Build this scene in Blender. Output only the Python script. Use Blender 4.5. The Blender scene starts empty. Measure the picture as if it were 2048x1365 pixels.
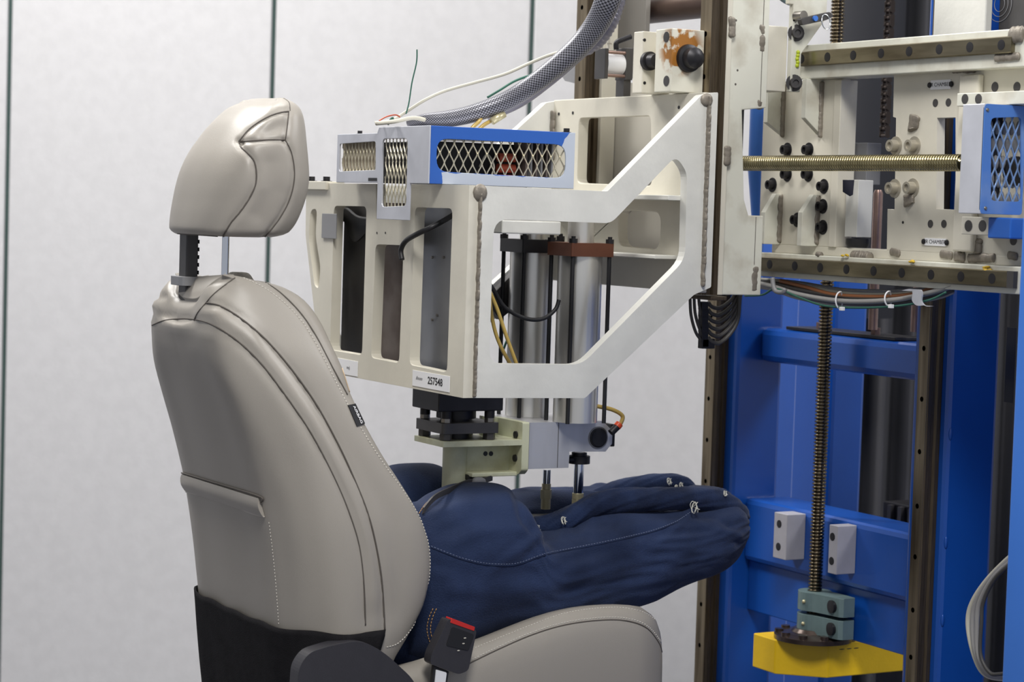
import bpy, math, random
from mathutils import Vector, Matrix
from mathutils.geometry import tessellate_polygon
from mathutils.bvhtree import BVHTree
random.seed(7)
S = bpy.context.scene
C = S.collection
# ------------------------------------------------------------------ camera
# World axes follow the test machine: X along its arm, Y across its rails, Z up.
F = 4500.0; PITCH = 0.05932; ROLL = -0.03138; YAW = 0.51106; CAMZ = 1.5
def _turn(a, b, c):   # right, forward, up -> world
    return Vector((a*math.cos(YAW)+b*math.sin(YAW), -a*math.sin(YAW)+b*math.cos(YAW), c))
_f = _turn(0, math.cos(PITCH), -math.sin(PITCH)); _d = _turn(0, -math.sin(PITCH), -math.cos(PITCH)); _r = _turn(1, 0, 0)
RIGHT = _r*math.cos(ROLL)+_d*math.sin(ROLL); DOWN = -_r*math.sin(ROLL)+_d*math.cos(ROLL); FWD = _f
EYE = Vector((0, 0, CAMZ))
cam = bpy.data.cameras.new('camera'); camo = bpy.data.objects.new('camera', cam); C.objects.link(camo)
M = Matrix((RIGHT, -DOWN, -FWD)).transposed().to_4x4(); M.translation = EYE
camo.matrix_world = M
cam.sensor_width = 36; cam.sensor_fit = 'HORIZONTAL'; cam.lens = F/2048*36; cam.clip_start = 0.05
cam.dof.use_dof = True; cam.dof.focus_distance = 3.55; cam.dof.aperture_fstop = 6.3
S.camera = camo
S.view_settings.view_transform = 'Standard'; S.view_settings.look = 'None'; S.view_settings.gamma = 1
S.view_settings.exposure = 0.0; S.view_settings.use_curve_mapping = False
# ------------------------------------------------------------------ light
W = bpy.data.worlds.new('World'); S.world = W; W.use_nodes = True
W.node_tree.nodes['Background'].inputs[0].default_value = (0.86, 0.9, 1.0, 1)
W.node_tree.nodes['Background'].inputs[1].default_value = 0.44
def area(name, loc, target, sx, sy, power, col=(1, .97, .92)):
    l = bpy.data.lights.new(name, 'AREA'); l.shape = 'RECTANGLE'; l.size = sx; l.size_y = sy; l.energy = power; l.color = col
    o = bpy.data.objects.new(name, l); C.objects.link(o); o.location = loc
    o.rotation_euler = (Vector(target)-Vector(loc)).to_track_quat('-Z', 'Y').to_euler()
    return o
area('ceiling_light_front', (.7, .9, 3.9), (2.0, 3.1, 1.1), .9, .9, 92, (1, .98, .95))
area('ceiling_light_right', (4.3, 1.6, 3.9), (1.6, 3.2, 1.1), 1.0, 1.0, 68, (.98, .98, 1))
area('ceiling_light_left', (.5, 5.3, 3.95), (2.2, 3.0, 1.3), .8, .8, 92, (1, .98, .95))
area('ceiling_light_rear', (1.6, 3.9, 4.05), (1.8, 3.6, 0), 1.2, 1.2, 58, (1, .98, .95))
area('ceiling_light_wall', (1.2, 4.6, 4.1), (3.3, 6.4, 1.2), 2.2, .8, 20, (1, .98, .95))
# ------------------------------------------------------------------ geometry helpers
def ray(px, py):
    return (RIGHT*((px-1024)/F) + DOWN*((py-682.5)/F) + FWD)
def PX(px, py, X): d = ray(px, py); return EYE+d*((X-EYE.x)/d.x)
def PY(px, py, Y): d = ray(px, py); return EYE+d*((Y-EYE.y)/d.y)
def PZ(px, py, Z): d = ray(px, py); return EYE+d*((Z-EYE.z)/d.z)
def YZ(pts, X): return [(p.y, p.z) for p in (PX(a, b, X) for a, b in pts)]
def XZ(pts, Y): return [(p.x, p.z) for p in (PY(a, b, Y) for a, b in pts)]

class G:
    def __init__(s): s.v = []; s.f = []
    def add(s, v, f):
        n = len(s.v); s.v += [Vector(p) for p in v]; s.f += [tuple(i+n for i in q) for q in f]; return s
    def box(s, x0, x1, y0, y1, z0, z1):
        x0, x1 = sorted((x0, x1)); y0, y1 = sorted((y0, y1)); z0, z1 = sorted((z0, z1))
        return s.add([(x0,y0,z0),(x1,y0,z0),(x1,y1,z0),(x0,y1,z0),(x0,y0,z1),(x1,y0,z1),(x1,y1,z1),(x0,y1,z1)],
              [(0,3,2,1),(4,5,6,7),(0,1,5,4),(1,2,6,5),(2,3,7,6),(3,0,4,7)])
    def prism(s, outer, axis, a, b, holes=()):
        """outline in the two other axes (in x,y,z order), extruded a..b along axis"""
        a, b = sorted((a, b))
        def area2(p): return sum(p[i][0]*p[(i+1) % len(p)][1]-p[(i+1) % len(p)][0]*p[i][1] for i in range(len(p)))
        outer = list(outer)
        if area2(outer) < 0: outer.reverse()
        loops = [outer]
        for h in holes:
            h = list(h)
            if area2(h) > 0: h.reverse()
            loops.append(h)
        def p3(p, t):
            return (t, p[0], p[1]) if axis == 0 else ((p[0], t, p[1]) if axis == 1 else (p[0], p[1], t))
        flat = [p for l in loops for p in l]; n = len(flat)
        tris = tessellate_polygon([[Vector((p[0], p[1], 0)) for p in l] for l in loops])
        v = [p3(p, a) for p in flat]+[p3(p, b) for p in flat]; f = []
        flip = (axis == 1)
        for t in tris:
            q = [flat[i] for i in t]
            if area2(q) < 0: t = tuple(reversed(t))
            lo, hi = tuple(reversed(t)), tuple(i+n for i in t)
            if flip: lo, hi = tuple(reversed(lo)), tuple(reversed(hi))
            f += [lo, hi]
        k = 0
        for l in loops:
            m = len(l)
            for i in range(m):
                q = (k+i, k+(i+1) % m, n+k+(i+1) % m, n+k+i)
                f.append(tuple(reversed(q)) if flip else q)
            k += m
        return s.add(v, f)
    def tube(s, path, r, n=10, caps=True, closed=False):
        path = [Vector(p) for p in path]; m = len(path)
        rs = r if isinstance(r, (list, tuple)) else [r]*m
        v = []; f = []; up = None
        for i, p in enumerate(path):
            if closed: t = path[(i+1) % m]-path[i-1]
            else: t = path[min(i+1, m-1)]-path[max(i-1, 0)]
            t = t.normalized() if t.length > 1e-9 else Vector((0, 0, 1))
            if up is None:
                up = t.orthogonal().normalized()
            else:
                up = up-t*up.dot(t); up = up.normalized() if up.length > 1e-6 else t.orthogonal().normalized()
            w = t.cross(up)
            for j in range(n):
                a = 2*math.pi*j/n; v.append(p+(up*math.cos(a)+w*math.sin(a))*rs[i])
        for i in range(m if closed else m-1):
            for j in range(n):
                a = i*n+j; b = i*n+(j+1) % n; i2 = (i+1) % m
                f.append((a, b, i2*n+(j+1) % n, i2*n+j))
        if caps and not closed:
            f.append(tuple(range(n-1, -1, -1))); f.append(tuple((m-1)*n+j for j in range(n)))
        return s.add(v, f)
    def cyl(s, p0, p1, r, n=24, r2=None): return s.tube([p0, p1], [r, r if r2 is None else r2], n)
    def hexa(s, p0, p1, r): return s.tube([p0, p1], r, 6)
    def lathe(s, base, axis, prof, n=28):
        """prof: (distance along axis, radius)"""
        axis = Vector(axis).normalized(); u = axis.orthogonal().normalized(); w = axis.cross(u); base = Vector(base)
        v = []; f = []
        for h, r in prof:
            for j in range(n):
                a = 2*math.pi*j/n; v.append(base+axis*h+(u*math.cos(a)+w*math.sin(a))*max(r, 1e-5))
        for i in range(len(prof)-1):
            for j in range(n): f.append((i*n+j, i*n+(j+1) % n, (i+1)*n+(j+1) % n, (i+1)*n+j))
        f.append(tuple(range(n-1, -1, -1))); f.append(tuple((len(prof)-1)*n+j for j in range(n)))
        return s.add(v, f)
    def ball(s, c, r, sq=(1, 1, 1), n=12):
        c = Vector(c); v = []; f = []; m = max(n//2, 4)
        for i in range(1, m):
            th = math.pi*i/m
            for j in range(n):
                a = 2*math.pi*j/n
                v.append(c+Vector((math.sin(th)*math.cos(a)*r*sq[0], math.sin(th)*math.sin(a)*r*sq[1], math.cos(th)*r*sq[2])))
        t = len(v); v.append(c+Vector((0, 0, r*sq[2]))); v.append(c-Vector((0, 0, r*sq[2])))
        for i in range(m-2):
            for j in range(n): f.append((i*n+j, (i+1)*n+j, (i+1)*n+(j+1) % n, i*n+(j+1) % n))
        for j in range(n): f.append((t, j, (j+1) % n)); f.append((t+1, (m-2)*n+(j+1) % n, (m-2)*n+j))
        return s.add(v, f)
    def loft(s, rings, cap0=True, cap1=True, closed=True):
        n = len(rings[0]); v = [p for r in rings for p in r]; f = []
        for i in range(len(rings)-1):
            for j in range(n if closed else n-1): f.append((i*n+j, i*n+(j+1) % n, (i+1)*n+(j+1) % n, (i+1)*n+j))
        if cap0: f.append(tuple(range(n-1, -1, -1)))
        if cap1: f.append(tuple((len(rings)-1)*n+j for j in range(n)))
        return s.add(v, f)
    def bolt(s, p, axis, r=.006, h=.006, socket=True):
        p = Vector(p); a = Vector(axis).normalized()
        s.lathe(p, a, [(-.001, r*1.6), (.0012, r*1.6), (.0012, r), (h, r), (h, r*.6), (h-.003, r*.55)], 16)
        return s
def spline(pts, k=8, closed=False):
    pts = [Vector(p) for p in pts]; n = len(pts); out = []
    for i in range(n if closed else n-1):
        if closed: a, b, c, d = pts[i-1], pts[i], pts[(i+1) % n], pts[(i+2) % n]
        else: a, b, c, d = pts[max(i-1, 0)], pts[i], pts[i+1], pts[min(i+2, n-1)]
        for j in range(k):
            t = j/k
            out.append(.5*((2*b)+(c-a)*t+(2*a-5*b+4*c-d)*t*t+(3*b-a-3*c+d)*t**3))
    if not closed: out.append(pts[-1])
    return out
def rrect(cx, cy, hx, hy, r, n=5):
    o = []
    for sx, sy, a0 in ((1, 1, 0), (-1, 1, 90), (-1, -1, 180), (1, -1, 270)):
        for k in range(n+1):
            a = math.radians(a0+90*k/n); o.append((cx+sx*(hx-r)+r*math.cos(a), cy+sy*(hy-r)+r*math.sin(a)))
    return o
def roundpoly(pts, r, n=4):
    """round every corner of a 2-D polygon"""
    o = []; m = len(pts); rr = r if isinstance(r, (list, tuple)) else [r]*m
    for i in range(m):
        p = Vector(pts[i]); a = Vector(pts[i-1])-p; b = Vector(pts[(i+1) % m])-p
        d = min(rr[i], a.length*.45, b.length*.45)
        if d < 1e-5: o.append(tuple(p)); continue
        q0 = p+a.normalized()*d; q1 = p+b.normalized()*d
        for k in range(n+1):
            t = k/n; q = q0*(1-t)**2+p*2*t*(1-t)+q1*t*t; o.append(tuple(q))
    return o
def circ(cx, cy, r, n=16): return [(cx+r*math.cos(2*math.pi*k/n), cy+r*math.sin(2*math.pi*k/n)) for k in range(n)]

def worigin(p):
    o = Vector((0, 0, 0))
    while p: o += Vector(p.location); p = p.parent
    return o
def obj(name, g, mat, parent=None, smooth=False, bevel=0, label=None):
    if parent: O = worigin(parent)
    else:
        lo = [min(p[i] for p in g.v) for i in range(3)]; hi = [max(p[i] for p in g.v) for i in range(3)]
        O = Vector(((lo[0]+hi[0])/2, (lo[1]+hi[1])/2, lo[2]))
    me = bpy.data.meshes.new(name); me.from_pydata([tuple(p-O) for p in g.v], [], g.f); me.update()
    me.materials.append(mat)
    o = bpy.data.objects.new(name, me); C.objects.link(o)
    if parent: o.parent = parent
    else: o.location = O
    if smooth:
        me.polygons.foreach_set('use_smooth', [True]*len(me.polygons))
        if smooth != 'all':
            bpy.context.view_layer.objects.active = o
            me.set_sharp_from_angle(angle=math.radians(40))
    if bevel:
        b = o.modifiers.new('b', 'BEVEL'); b.width = bevel; b.segments = 2; b.limit_method = 'ANGLE'; b.angle_limit = math.radians(38)
        b.harden_normals = False
    if label: o['label'] = label
    return o
def set_normals(o, normals):
    o.data.normals_split_custom_set_from_vertices([tuple(n) for n in normals])
def tag(o, label, cat, group=None, kind=None):
    o['label'] = label; o['category'] = cat
    if group: o['group'] = group
    if kind: o['kind'] = kind
    return o
def thing(name, label, cat, loc, group=None):
    o = bpy.data.objects.new(name, None); o.empty_display_size = .05; C.objects.link(o); o.location = loc
    return tag(o, label, cat, group)
def struct(name, g, mat, **k):
    o = obj(name, g, mat, **k); o['kind'] = 'structure'; return o
def copy_tree(o, dloc=None, parent=None):
    c = o.copy(); C.objects.link(c)
    if parent: c.parent = parent
    if dloc is not None: c.location = Vector(o.location)+Vector(dloc)
    for ch in list(o.children): copy_tree(ch, None, c)
    return c
# ------------------------------------------------------------------ materials
def srgb(r, g, b):
    f = lambda c: (c/255/12.92 if c/255 <= .04045 else ((c/255+.055)/1.055)**2.4)
    return (f(r), f(g), f(b), 1)
def mat(name, col, rough=.5, metal=0, var=.0, vscale=8, col2=None, bump=0, bscale=200, spec=.5, stretch=None, coat=0, sheen=0, emit=0, thr=None):
    m = bpy.data.materials.new(name); m.use_nodes = True; nt = m.node_tree; N = nt.nodes; L = nt.links
    b = N['Principled BSDF']; c = srgb(*col)
    b.inputs['Base Color'].default_value = c; b.inputs['Roughness'].default_value = rough; b.inputs['Metallic'].default_value = metal
    b.inputs['Specular IOR Level'].default_value = spec; b.inputs['Coat Weight'].default_value = coat; b.inputs['Coat Roughness'].default_value = .2
    if sheen: b.inputs['Sheen Weight'].default_value = sheen
    tc = N.new('ShaderNodeTexCoord'); mp = N.new('ShaderNodeMapping'); L.new(tc.outputs['Object'], mp.inputs[0])
    if stretch: mp.inputs['Scale'].default_value = stretch
    if var or col2:
        n = N.new('ShaderNodeTexNoise'); n.inputs['Scale'].default_value = vscale; n.inputs['Detail'].default_value = 5
        L.new(mp.outputs[0], n.inputs[0])
        r = N.new('ShaderNodeValToRGB'); L.new(n.outputs[0], r.inputs[0])
        c2 = srgb(*col2) if col2 else tuple(x*(1-var) for x in c[:3])+(1,)
        lo, hi = thr or (.35, .65)
        r.color_ramp.elements[0].position = lo; r.color_ramp.elements[1].position = hi
        r.color_ramp.elements[0].color = c2; r.color_ramp.elements[1].color = c
        L.new(r.outputs[0], b.inputs['Base Color'])
    if bump:
        n2 = N.new('ShaderNodeTexNoise'); n2.inputs['Scale'].default_value = bscale; n2.inputs['Detail'].default_value = 3
        L.new(mp.outputs[0], n2.inputs[0]); bp = N.new('ShaderNodeBump'); bp.inputs['Strength'].default_value = bump; bp.inputs['Distance'].default_value = .002
        L.new(n2.outputs[0], bp.inputs['Height']); L.new(bp.outputs[0], b.inputs['Normal'])
    return m
CREAM = mat('cream_paint', (216, 211, 196), .42, 0, .10, 9, bump=.12, bscale=90)
CREAMW = mat('worn_cream_paint', (212, 211, 198), .45, 0, .3, 14, col2=(182, 176, 160), bump=.15, bscale=70, thr=(.28, .5))
RUSTY = mat('rusty_cream_paint', (214, 211, 196), .5, 0, 0, 46, col2=(156, 102, 36), bump=.2, bscale=60, thr=(.49, .56))
GREEN = mat('pale_green_paint', (206, 208, 180), .45, 0, .25, 20, col2=(184, 182, 150), thr=(.3, .5), bump=.1)
WHITEW = mat('bare_aluminium_plate', (224, 223, 216), .4, .1, .12, 12, bump=.25, bscale=60)
ALU = mat('machined_aluminium', (208, 208, 210), .36, .5, .12, 30, stretch=(1, 1, .15), bump=.06, bscale=160)
ALUB = mat('bright_aluminium_tube', (230, 228, 222), .3, .75, .08, 20, stretch=(1, 1, .1))
GUARD = mat('scuffed_silver_sheet', (210, 212, 220), .38, .35, .15, 15, bump=.1, bscale=30)
CHROME = mat('chrome', (225, 228, 232), .08, 1)
STEEL = mat('bare_steel', (150, 146, 140), .35, .9, .2, 40)
RAIL = mat('oily_rail_steel', (142, 134, 112), .28, .85, 0, 14, col2=(112, 104, 84), stretch=(4, .6, 4), thr=(.35, .65))
RAILV = mat('oily_vertical_rail_steel', (150, 136, 112), .32, .8, 0, 14, col2=(96, 84, 66), stretch=(4, 4, .3), thr=(.35, .65))
RAILD = mat('greasy_shaded_rail_side', (92, 80, 64), .35, .6, .4, 60, stretch=(12, 12, .4))  # oily steel with the shade of the rail sides put into its colour
SCREW = mat('greased_screw_steel', (180, 168, 126), .18, 1, .3, 30)
SCREWV = mat('dark_greased_screw_steel', (124, 112, 92), .22, 1, .4, 60)
BLACK = mat('black_oxide_steel', (46, 45, 48), .42, .5, .2, 40)
DGREY = mat('dark_grey_steel', (82, 80, 80), .45, .4, .2, 20)
BROWN = mat('brown_anodised_block', (112, 70, 52), .45, .3, .2, 30)
WELD = mat('weld_bead_metal', (142, 134, 122), .5, .25, .3, 90, bump=.4, bscale=120)
BLUE = mat('blue_machine_paint', (18, 76, 162), .28, 0, .1, 6, bump=.12, bscale=50, coat=.3)
BLUEL = mat('blue_guard_paint', (44, 100, 188), .4, 0, 0, 16, col2=(150, 168, 200), thr=(.26, .36))
BLUE2 = mat('bright_blue_paint', (62, 118, 206), .4, 0, .06, 5)
YELLOW = mat('yellow_paint', (240, 196, 20), .42, 0, .14, 12, bump=.12)
RUBBER = mat('black_rubber', (30, 30, 33), .5, 0, .1)
BLACKP = mat('black_plastic', (52, 51, 56), .5, 0, .08, 60, bump=.12, bscale=500)
CARPET = mat('black_felt_cover', (36, 35, 37), .95, 0, .2, 60, bump=.5, bscale=600, spec=.1)
LEATHER = mat('taupe_leatherette', (160, 154, 145), .40, 0, .05, 3, bump=.10, bscale=900, spec=.45)
LEATHERL = mat('light_leatherette', (186, 180, 170), .38, 0, .03, 3, bump=.08, bscale=900)
INSERT = mat('perforated_seat_fabric', (196, 190, 176), .7, 0, .25, 260)
THREAD = mat('white_thread', (222, 218, 208), .7)
SEAM = mat('seam_groove', (88, 82, 76), .7)
DENIM = mat('indigo_denim', (43, 57, 90), .85, 0, 0, 7, col2=(25, 36, 62), bump=.6, bscale=420, sheen=.08, thr=(.35, .62), spec=.2)
DENIMD = mat('indigo_denim_roll', (34, 48, 80), .85, 0, 0, 16, col2=(20, 30, 54), bump=.6, bscale=300, sheen=.08, stretch=(1, 1, 1), thr=(.35, .62), spec=.2)
ORANGE = mat('orange_thread', (196, 150, 92), .7)
WIRE = mat('white_wire_tie', (214, 212, 200), .4)
BRASS = mat('brass', (206, 196, 158), .35, .5, .1, 30)
RED = mat('red_plastic', (200, 44, 40), .4)
REDO = mat('orange_red_collar', (226, 80, 34), .4)
GREY = mat('grey_plastic', (136, 136, 138), .5)
CABLEW = mat('off_white_cable', (200, 196, 180), .5)
CABLEG = mat('grey_cable', (150, 148, 146), .5)
CABLED = mat('dark_cable', (70, 68, 66), .5)
AMBER = mat('amber_air_hose', (186, 158, 84), .25, 0, spec=.6)
GREENC = mat('green_cable', (44, 96, 80), .5)
ORANGEC = mat('copper_brown_cable', (146, 92, 56), .5)
WHITE = mat('white_label', (236, 236, 238), .5)
INK = mat('black_ink', (28, 28, 32), .6)
WALLM = mat('pale_grey_wall_fabric', (208, 207, 208), .9, 0, .05, 30, bump=.25, bscale=120)
GAPM = mat('dark_green_seal', (62, 84, 80), .7)
FLOORM = mat('grey_carpet_floor', (110, 110, 116), .9, 0, .2, 60)
CEILM = mat('white_ceiling', (226, 226, 224), .9)
CURTAIN = mat('charcoal_drape', (66, 66, 70), .9, 0, .15, 6, bump=.3)
NAVYD = mat('dark_cabinet_paint', (26, 27, 34), .75)
COPPER = mat('copper_bar', (156, 130, 120), .35, .8, .2, 40)
CHAINM = mat('greasy_chain', (66, 58, 54), .3, .8)
YG = mat('yellow_green_grease', (176, 190, 40), .4)
YGR = mat('yellow_grease', (206, 170, 40), .4)
COIL = mat('red_coil', (180, 84, 60), .35, .3)
SLEEVE = None
TEAL = mat('grey_green_clamp', (120, 142, 142), .38, .3, .15, 30)
from mathutils import noise
# ================================================================== the room
wn = _turn(0, 1, 0); wr = _turn(1, 0, 0)     # the partition wall faces the camera
WD = 6.2
def wallpt(a, z, d=0.0): return Vector((0, 0, 0))+wr*a+wn*(WD+d)+Vector((0, 0, z))
def wallbox(a0, a1, z0, z1, d0, d1):
    g = G(); v = [wallpt(a, z, d) for z in (z0, z1) for a, d in ((a0, d0), (a1, d0), (a1, d1), (a0, d1))]
    return g.add(v, [(3, 2, 1, 0), (4, 5, 6, 7), (0, 1, 5, 4), (1, 2, 6, 5), (2, 3, 7, 6), (3, 0, 4, 7)])
seam_a = []
for px, py in ((8, 680), (541, 300), (1061, 150)):
    d = ray(px, py); t = WD/d.dot(wn); seam_a.append((d*t).dot(wr))
step = (seam_a[2]-seam_a[0])/2
edges = [seam_a[0]-step*k for k in (3, 2, 1)]+seam_a+[seam_a[2]+step*k for k in (1, 2, 3, 4)]
g = G()
for i in range(len(edges)-1):
    w = wallbox(edges[i]+.006, edges[i+1]-.006, 0, 4.2, 0, .06); g.add(w.v, w.f)
struct('wall_back', g, WALLM, bevel=.004)
for i in range(1, len(edges)-1):
    struct('trim_%d' % i, wallbox(edges[i]-.0062, edges[i]+.0062, 0, 4.2, .012, .05), GAPM)
struct('floor', G().box(-5, 8, -3, 9.5, -.05, 0), FLOORM)
struct('ceiling', G().box(-5, 8, -3, 9.5, 4.2, 4.25), CEILM)
# ================================================================== welded yoke
YN = 3.00; XF = 1.60; XB = PY(1412, 400, YN).x; TH = .018
yoke = thing('welded_yoke_frame', 'cream painted welded aluminium yoke frame with large cut-outs carrying the loading cylinders', 'frame', (1.82, 3.25, .9))
# near side plate
out = XZ([(922, 370), (1215, 383), (1403, 190), (1430, 184), (1424, 575), (1388, 590), (1170, 797), (914, 797)], YN)
out[0] = (XF+TH, out[0][1]); out[7] = (XF+TH, out[7][1]); out[3] = (XB+.016, out[3][1]); out[4] = (XB+.016, out[4][1])
hole = XZ([(988, 438), (1222, 447), (1352, 312), (1374, 345), (1370, 520), (1163, 730), (978, 728)], YN)
hole = roundpoly(hole, [.026, .012, .03, .012, .02, .02, .022], 5)
zt = out[0][1]
obj('side_plate', G().prism(roundpoly(out, [0, .003, .003, .003, .003, .003, .003, 0]), 1, YN, YN+TH, [hole]), WHITEW, yoke, bevel=.0012)
# front plate with its five openings
def notchz(py): return PX(800, py, XF).z
fz = PX(922, 370, XF); YNf = YN
fp = YZ([(922, 370), (822, 370), (818, 441), (752, 439), (752, 368), (612, 371), (611, 470), (628, 620), (652, 738), (914, 797)], XF)
fp = [(max(p[0], YNf), p[1]) for p in fp]; fp[0] = (YNf, zt); fp[9] = (YNf, out[7][1])
# a machined plate: level top and bottom edges
zb = out[7][1]
fp[5] = (fp[5][0], zt); fp[4] = (fp[4][0], zt); fp[1] = (fp[1][0], zt); fp[3] = (fp[3][0], fp[2][1]); fp[8] = (fp[8][0], zb)
holes = []
for q, r in (([(621, 420), (634, 417), (631, 473), (641, 535), (637, 578), (629, 572), (617, 478)], .012),
             ([(668, 412), (733, 413), (724, 711), (660, 700)], .012),
             ([(751, 489), (807, 491), (798, 727), (742, 716)], .012),
             ([(830, 415), (905, 417), (894, 746), (819, 730)], .012)):
    holes.append(roundpoly(YZ(q, XF), r))
obj('front_plate', G().prism(fp, 0, XF, XF+TH, holes), CREAM, yoke, bevel=.002)
# back plate with its window
bp = YZ([(1430, 185), (1108, 200), (1112, 556), (1426, 590)], XB)
ztb = PX(1420, 184, XB).z; zbb = PX(1405, 587, XB).z
bp = [(YN+TH, ztb), (bp[1][0], ztb), (bp[1][0], zbb), (YN+TH, zbb)]
w1 = roundpoly(YZ([(1158, 236), (1301, 231), (1303, 372), (1154, 366)], XB), .012)
w2 = roundpoly(YZ([(1236, 420), (1322, 425), (1318, 500), (1236, 492)], XB), .02)
obj('back_plate', G().prism(bp, 0, XB, XB+.02, [w1, w2]), CREAM, yoke, bevel=.0015)
YFAR = bp[1][0]-.002
# far side plate (mirror of the near one, seen over the guard and through the openings)
far = [(XF+.02, zt), (out[1][0], zt), (out[2][0], out[2][1]), (XB+.016, out[3][1]), (XB+.016, out[4][1]), (out[5][0], out[5][1]), (out[6][0], zb), (XF+.02, zb)]
gf = G().prism(roundpoly(far, .003), 1, YFAR, YFAR+TH, [hole])
for q in gf.v: q.y += max(0, (XB-q.x)/(XB-XF-.02))*.055
obj('side_plate', gf, WHITEW, yoke, bevel=.0012)
YH = YFAR+.045
# cross shelf inside
p = PY(1372, 392, YN+.03)
zs = p.z
obj('shelf_plate', G().box(XB-.06, XB, YN+TH, YFAR, zs-.008, zs), WHITEW, yoke, bevel=.001)
zl = PX(1300, 508, XB).z
obj('shelf_plate', G().box(XB-.05, XB, YN+TH+.05, YFAR, zl-.006, zl), WHITEW, yoke, bevel=.001)
# weld beads
def bead(parent, a, b, r, nrm=0, name='weld_bead', flat=.45, step=.007):
    a = Vector(a); b = Vector(b); n = max(3, int((b-a).length/step)); g = G()
    prof = []
    for i in range(n*4+1):
        ph = (i % 4)/4
        k = r*(.95+.07*math.sin(math.pi*ph))*(1+.10*noise.noise(Vector((i*.31, r*900, a.z*7)))+random.uniform(-.02, .02))
        if i in (0, n*4): k *= .6
        prof.append(k)
    path = [a.lerp(b, i/(n*4))+Vector([noise.noise(Vector((i*.2+q*9, a.z*5, 1)))*r*.25 for q in range(3)]) for i in range(n*4+1)]
    g.tube(path, prof, 12)
    N = Vector((0, 1, 0)) if nrm == 0 else Vector((1, 0, 0))
    c = a.dot(N)
    for q in g.v: q -= N*((q.dot(N)-c)*(1-flat))
    return obj(name, g, WELD, parent, smooth='all')
a = PY(940, 385, YN-.001); b = PY(928, 796, YN-.001)
xw = XF+TH+.001
bead(yoke, (xw, YN, a.z), (xw, YN, b.z), .0062, (0, -1, 0))
g = G().ball((xw, YN, a.z), .0125, (1, .45, 1.1)); obj('weld_bead', g, WELD, yoke, smooth='all')
xr = PY(1411, 380, YN).x
bead(yoke, (xr, YN, PY(1415, 192, YN).z), (xr, YN, PY(1408, 574, YN).z), .0072, (0, -1, 0))
g = G().ball((xr-.004, YN, PY(1412, 200, YN).z), .011, (1.1, .4, 1)); obj('weld_bead', g, WELD, yoke, smooth='all')
xq = XB-.012
bead(yoke, (XB-.004, YFAR-.002, ztb-.02), (XB-.004, YFAR-.002, ztb-.11), .008, (0, -1, 0))
# corner block with its bolts on the far top corner
q0 = PX(657, 371, XF); q1 = PX(609, 371, XF)
g = G().box(XF-.006, XF+.03, q0.y, q1.y+.01, zt-.0115, zt+.003); obj('corner_block', g, CREAM, yoke, bevel=.001)
for px in (623, 653):
    q = PX(px, 368, XF+.012); obj('bolt', G().bolt((q.x, q.y, zt+.003), (0, 0, 1), .006, .0085), BLACK, yoke, smooth=True)
for px, py in ((1118, 228), (1146, 226), (1358, 215)):
    q = PX(px, py, XB); obj('bolt_hole', G().cyl((XB-.0008, q.y, q.z), (XB+.001, q.y, q.z), .0028), BLACK, yoke)
for px, py in ((754, 466), (771, 466)):
    q = PX(px, py, XF); obj('bolt_hole', G().cyl((XF-.0006, q.y, q.z), (XF+.001, q.y, q.z), .0018), DGREY, yoke)
# stickers on the front plate
def sticker(corners, X, name, lab):
    """corner pixels tl,tr,br,bl -> flat label on the plane X"""
    v = [PX(a, b, X) for a, b in corners]
    y0 = (v[0].y+v[3].y)/2; y1 = (v[1].y+v[2].y)/2; z1 = (v[0].z+v[1].z)/2; z0 = (v[2].z+v[3].z)/2
    g = G().box(X-.0006, X+.0002, y0, y1, z0, z1)
    return obj(name, g, WHITE, yoke, label=lab), (y0+y1)/2, (z0+z1)/2, abs(y1-y0), z1-z0
st, yc, zc, wd, hg = sticker([(826, 741), (900, 753), (899, 785), (825, 772)], XF-.0002, 'asset_sticker', 'white sticker reading 257548')
def text_obj(name, body, size, parent, mtx, m, ext=.0002, sx=1, font=None, offs=.00, label=None, shear=0):
    cu = bpy.data.curves.new(name, 'FONT'); cu.body = body; cu.size = size; cu.extrude = ext; cu.align_x = 'CENTER'; cu.align_y = 'CENTER'; cu.offset = offs; cu.shear = shear
    t = bpy.data.objects.new(name, cu); C.objects.link(t); bpy.context.view_layer.update()
    me = bpy.data.meshes.new_from_object(t.evaluated_get(bpy.context.evaluated_depsgraph_get()))
    bpy.data.objects.remove(t)
    me.transform(Matrix.Scale(sx, 4, (1, 0, 0)))
    O = worigin(parent); mm = mtx.copy(); mm.translation = mm.translation-O
    me.transform(mm); me.materials.clear(); me.materials.append(m)
    o = bpy.data.objects.new(name, me); C.objects.link(o); o.parent = parent
    if label: o['label'] = label
    return o
def face_mtx(pos, right, up):
    r = Vector(right).normalized(); u = Vector(up).normalized(); n = r.cross(u)
    m = Matrix((r, u, n)).transposed().to_4x4(); m.translation = Vector(pos); return m
text_obj('sticker_number', '257548', .016, st, face_mtx((XF-.0009, yc-wd*.12, zc), (0, -1, 0), (0, 0, 1)), INK, sx=1.05, offs=.0002)
text_obj('sticker_mark', 'finom', .008, st, face_mtx((XF-.0009, yc+wd*.32, zc+.001), (0, -1, 0), (0, 0, 1)), GREY, sx=1.2, shear=.5)
st2, yc, zc, wd, hg = sticker([(668, 716), (716, 723), (715, 753), (668, 746)], XF-.0002, 'sticker', 'plain white sticker')
text_obj('sticker_mark', 'me)', .008, st2, face_mtx((XF-.0009, yc-wd*.12, zc), (0, -1, 0), (0, 0, 1)), GREY)
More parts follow.
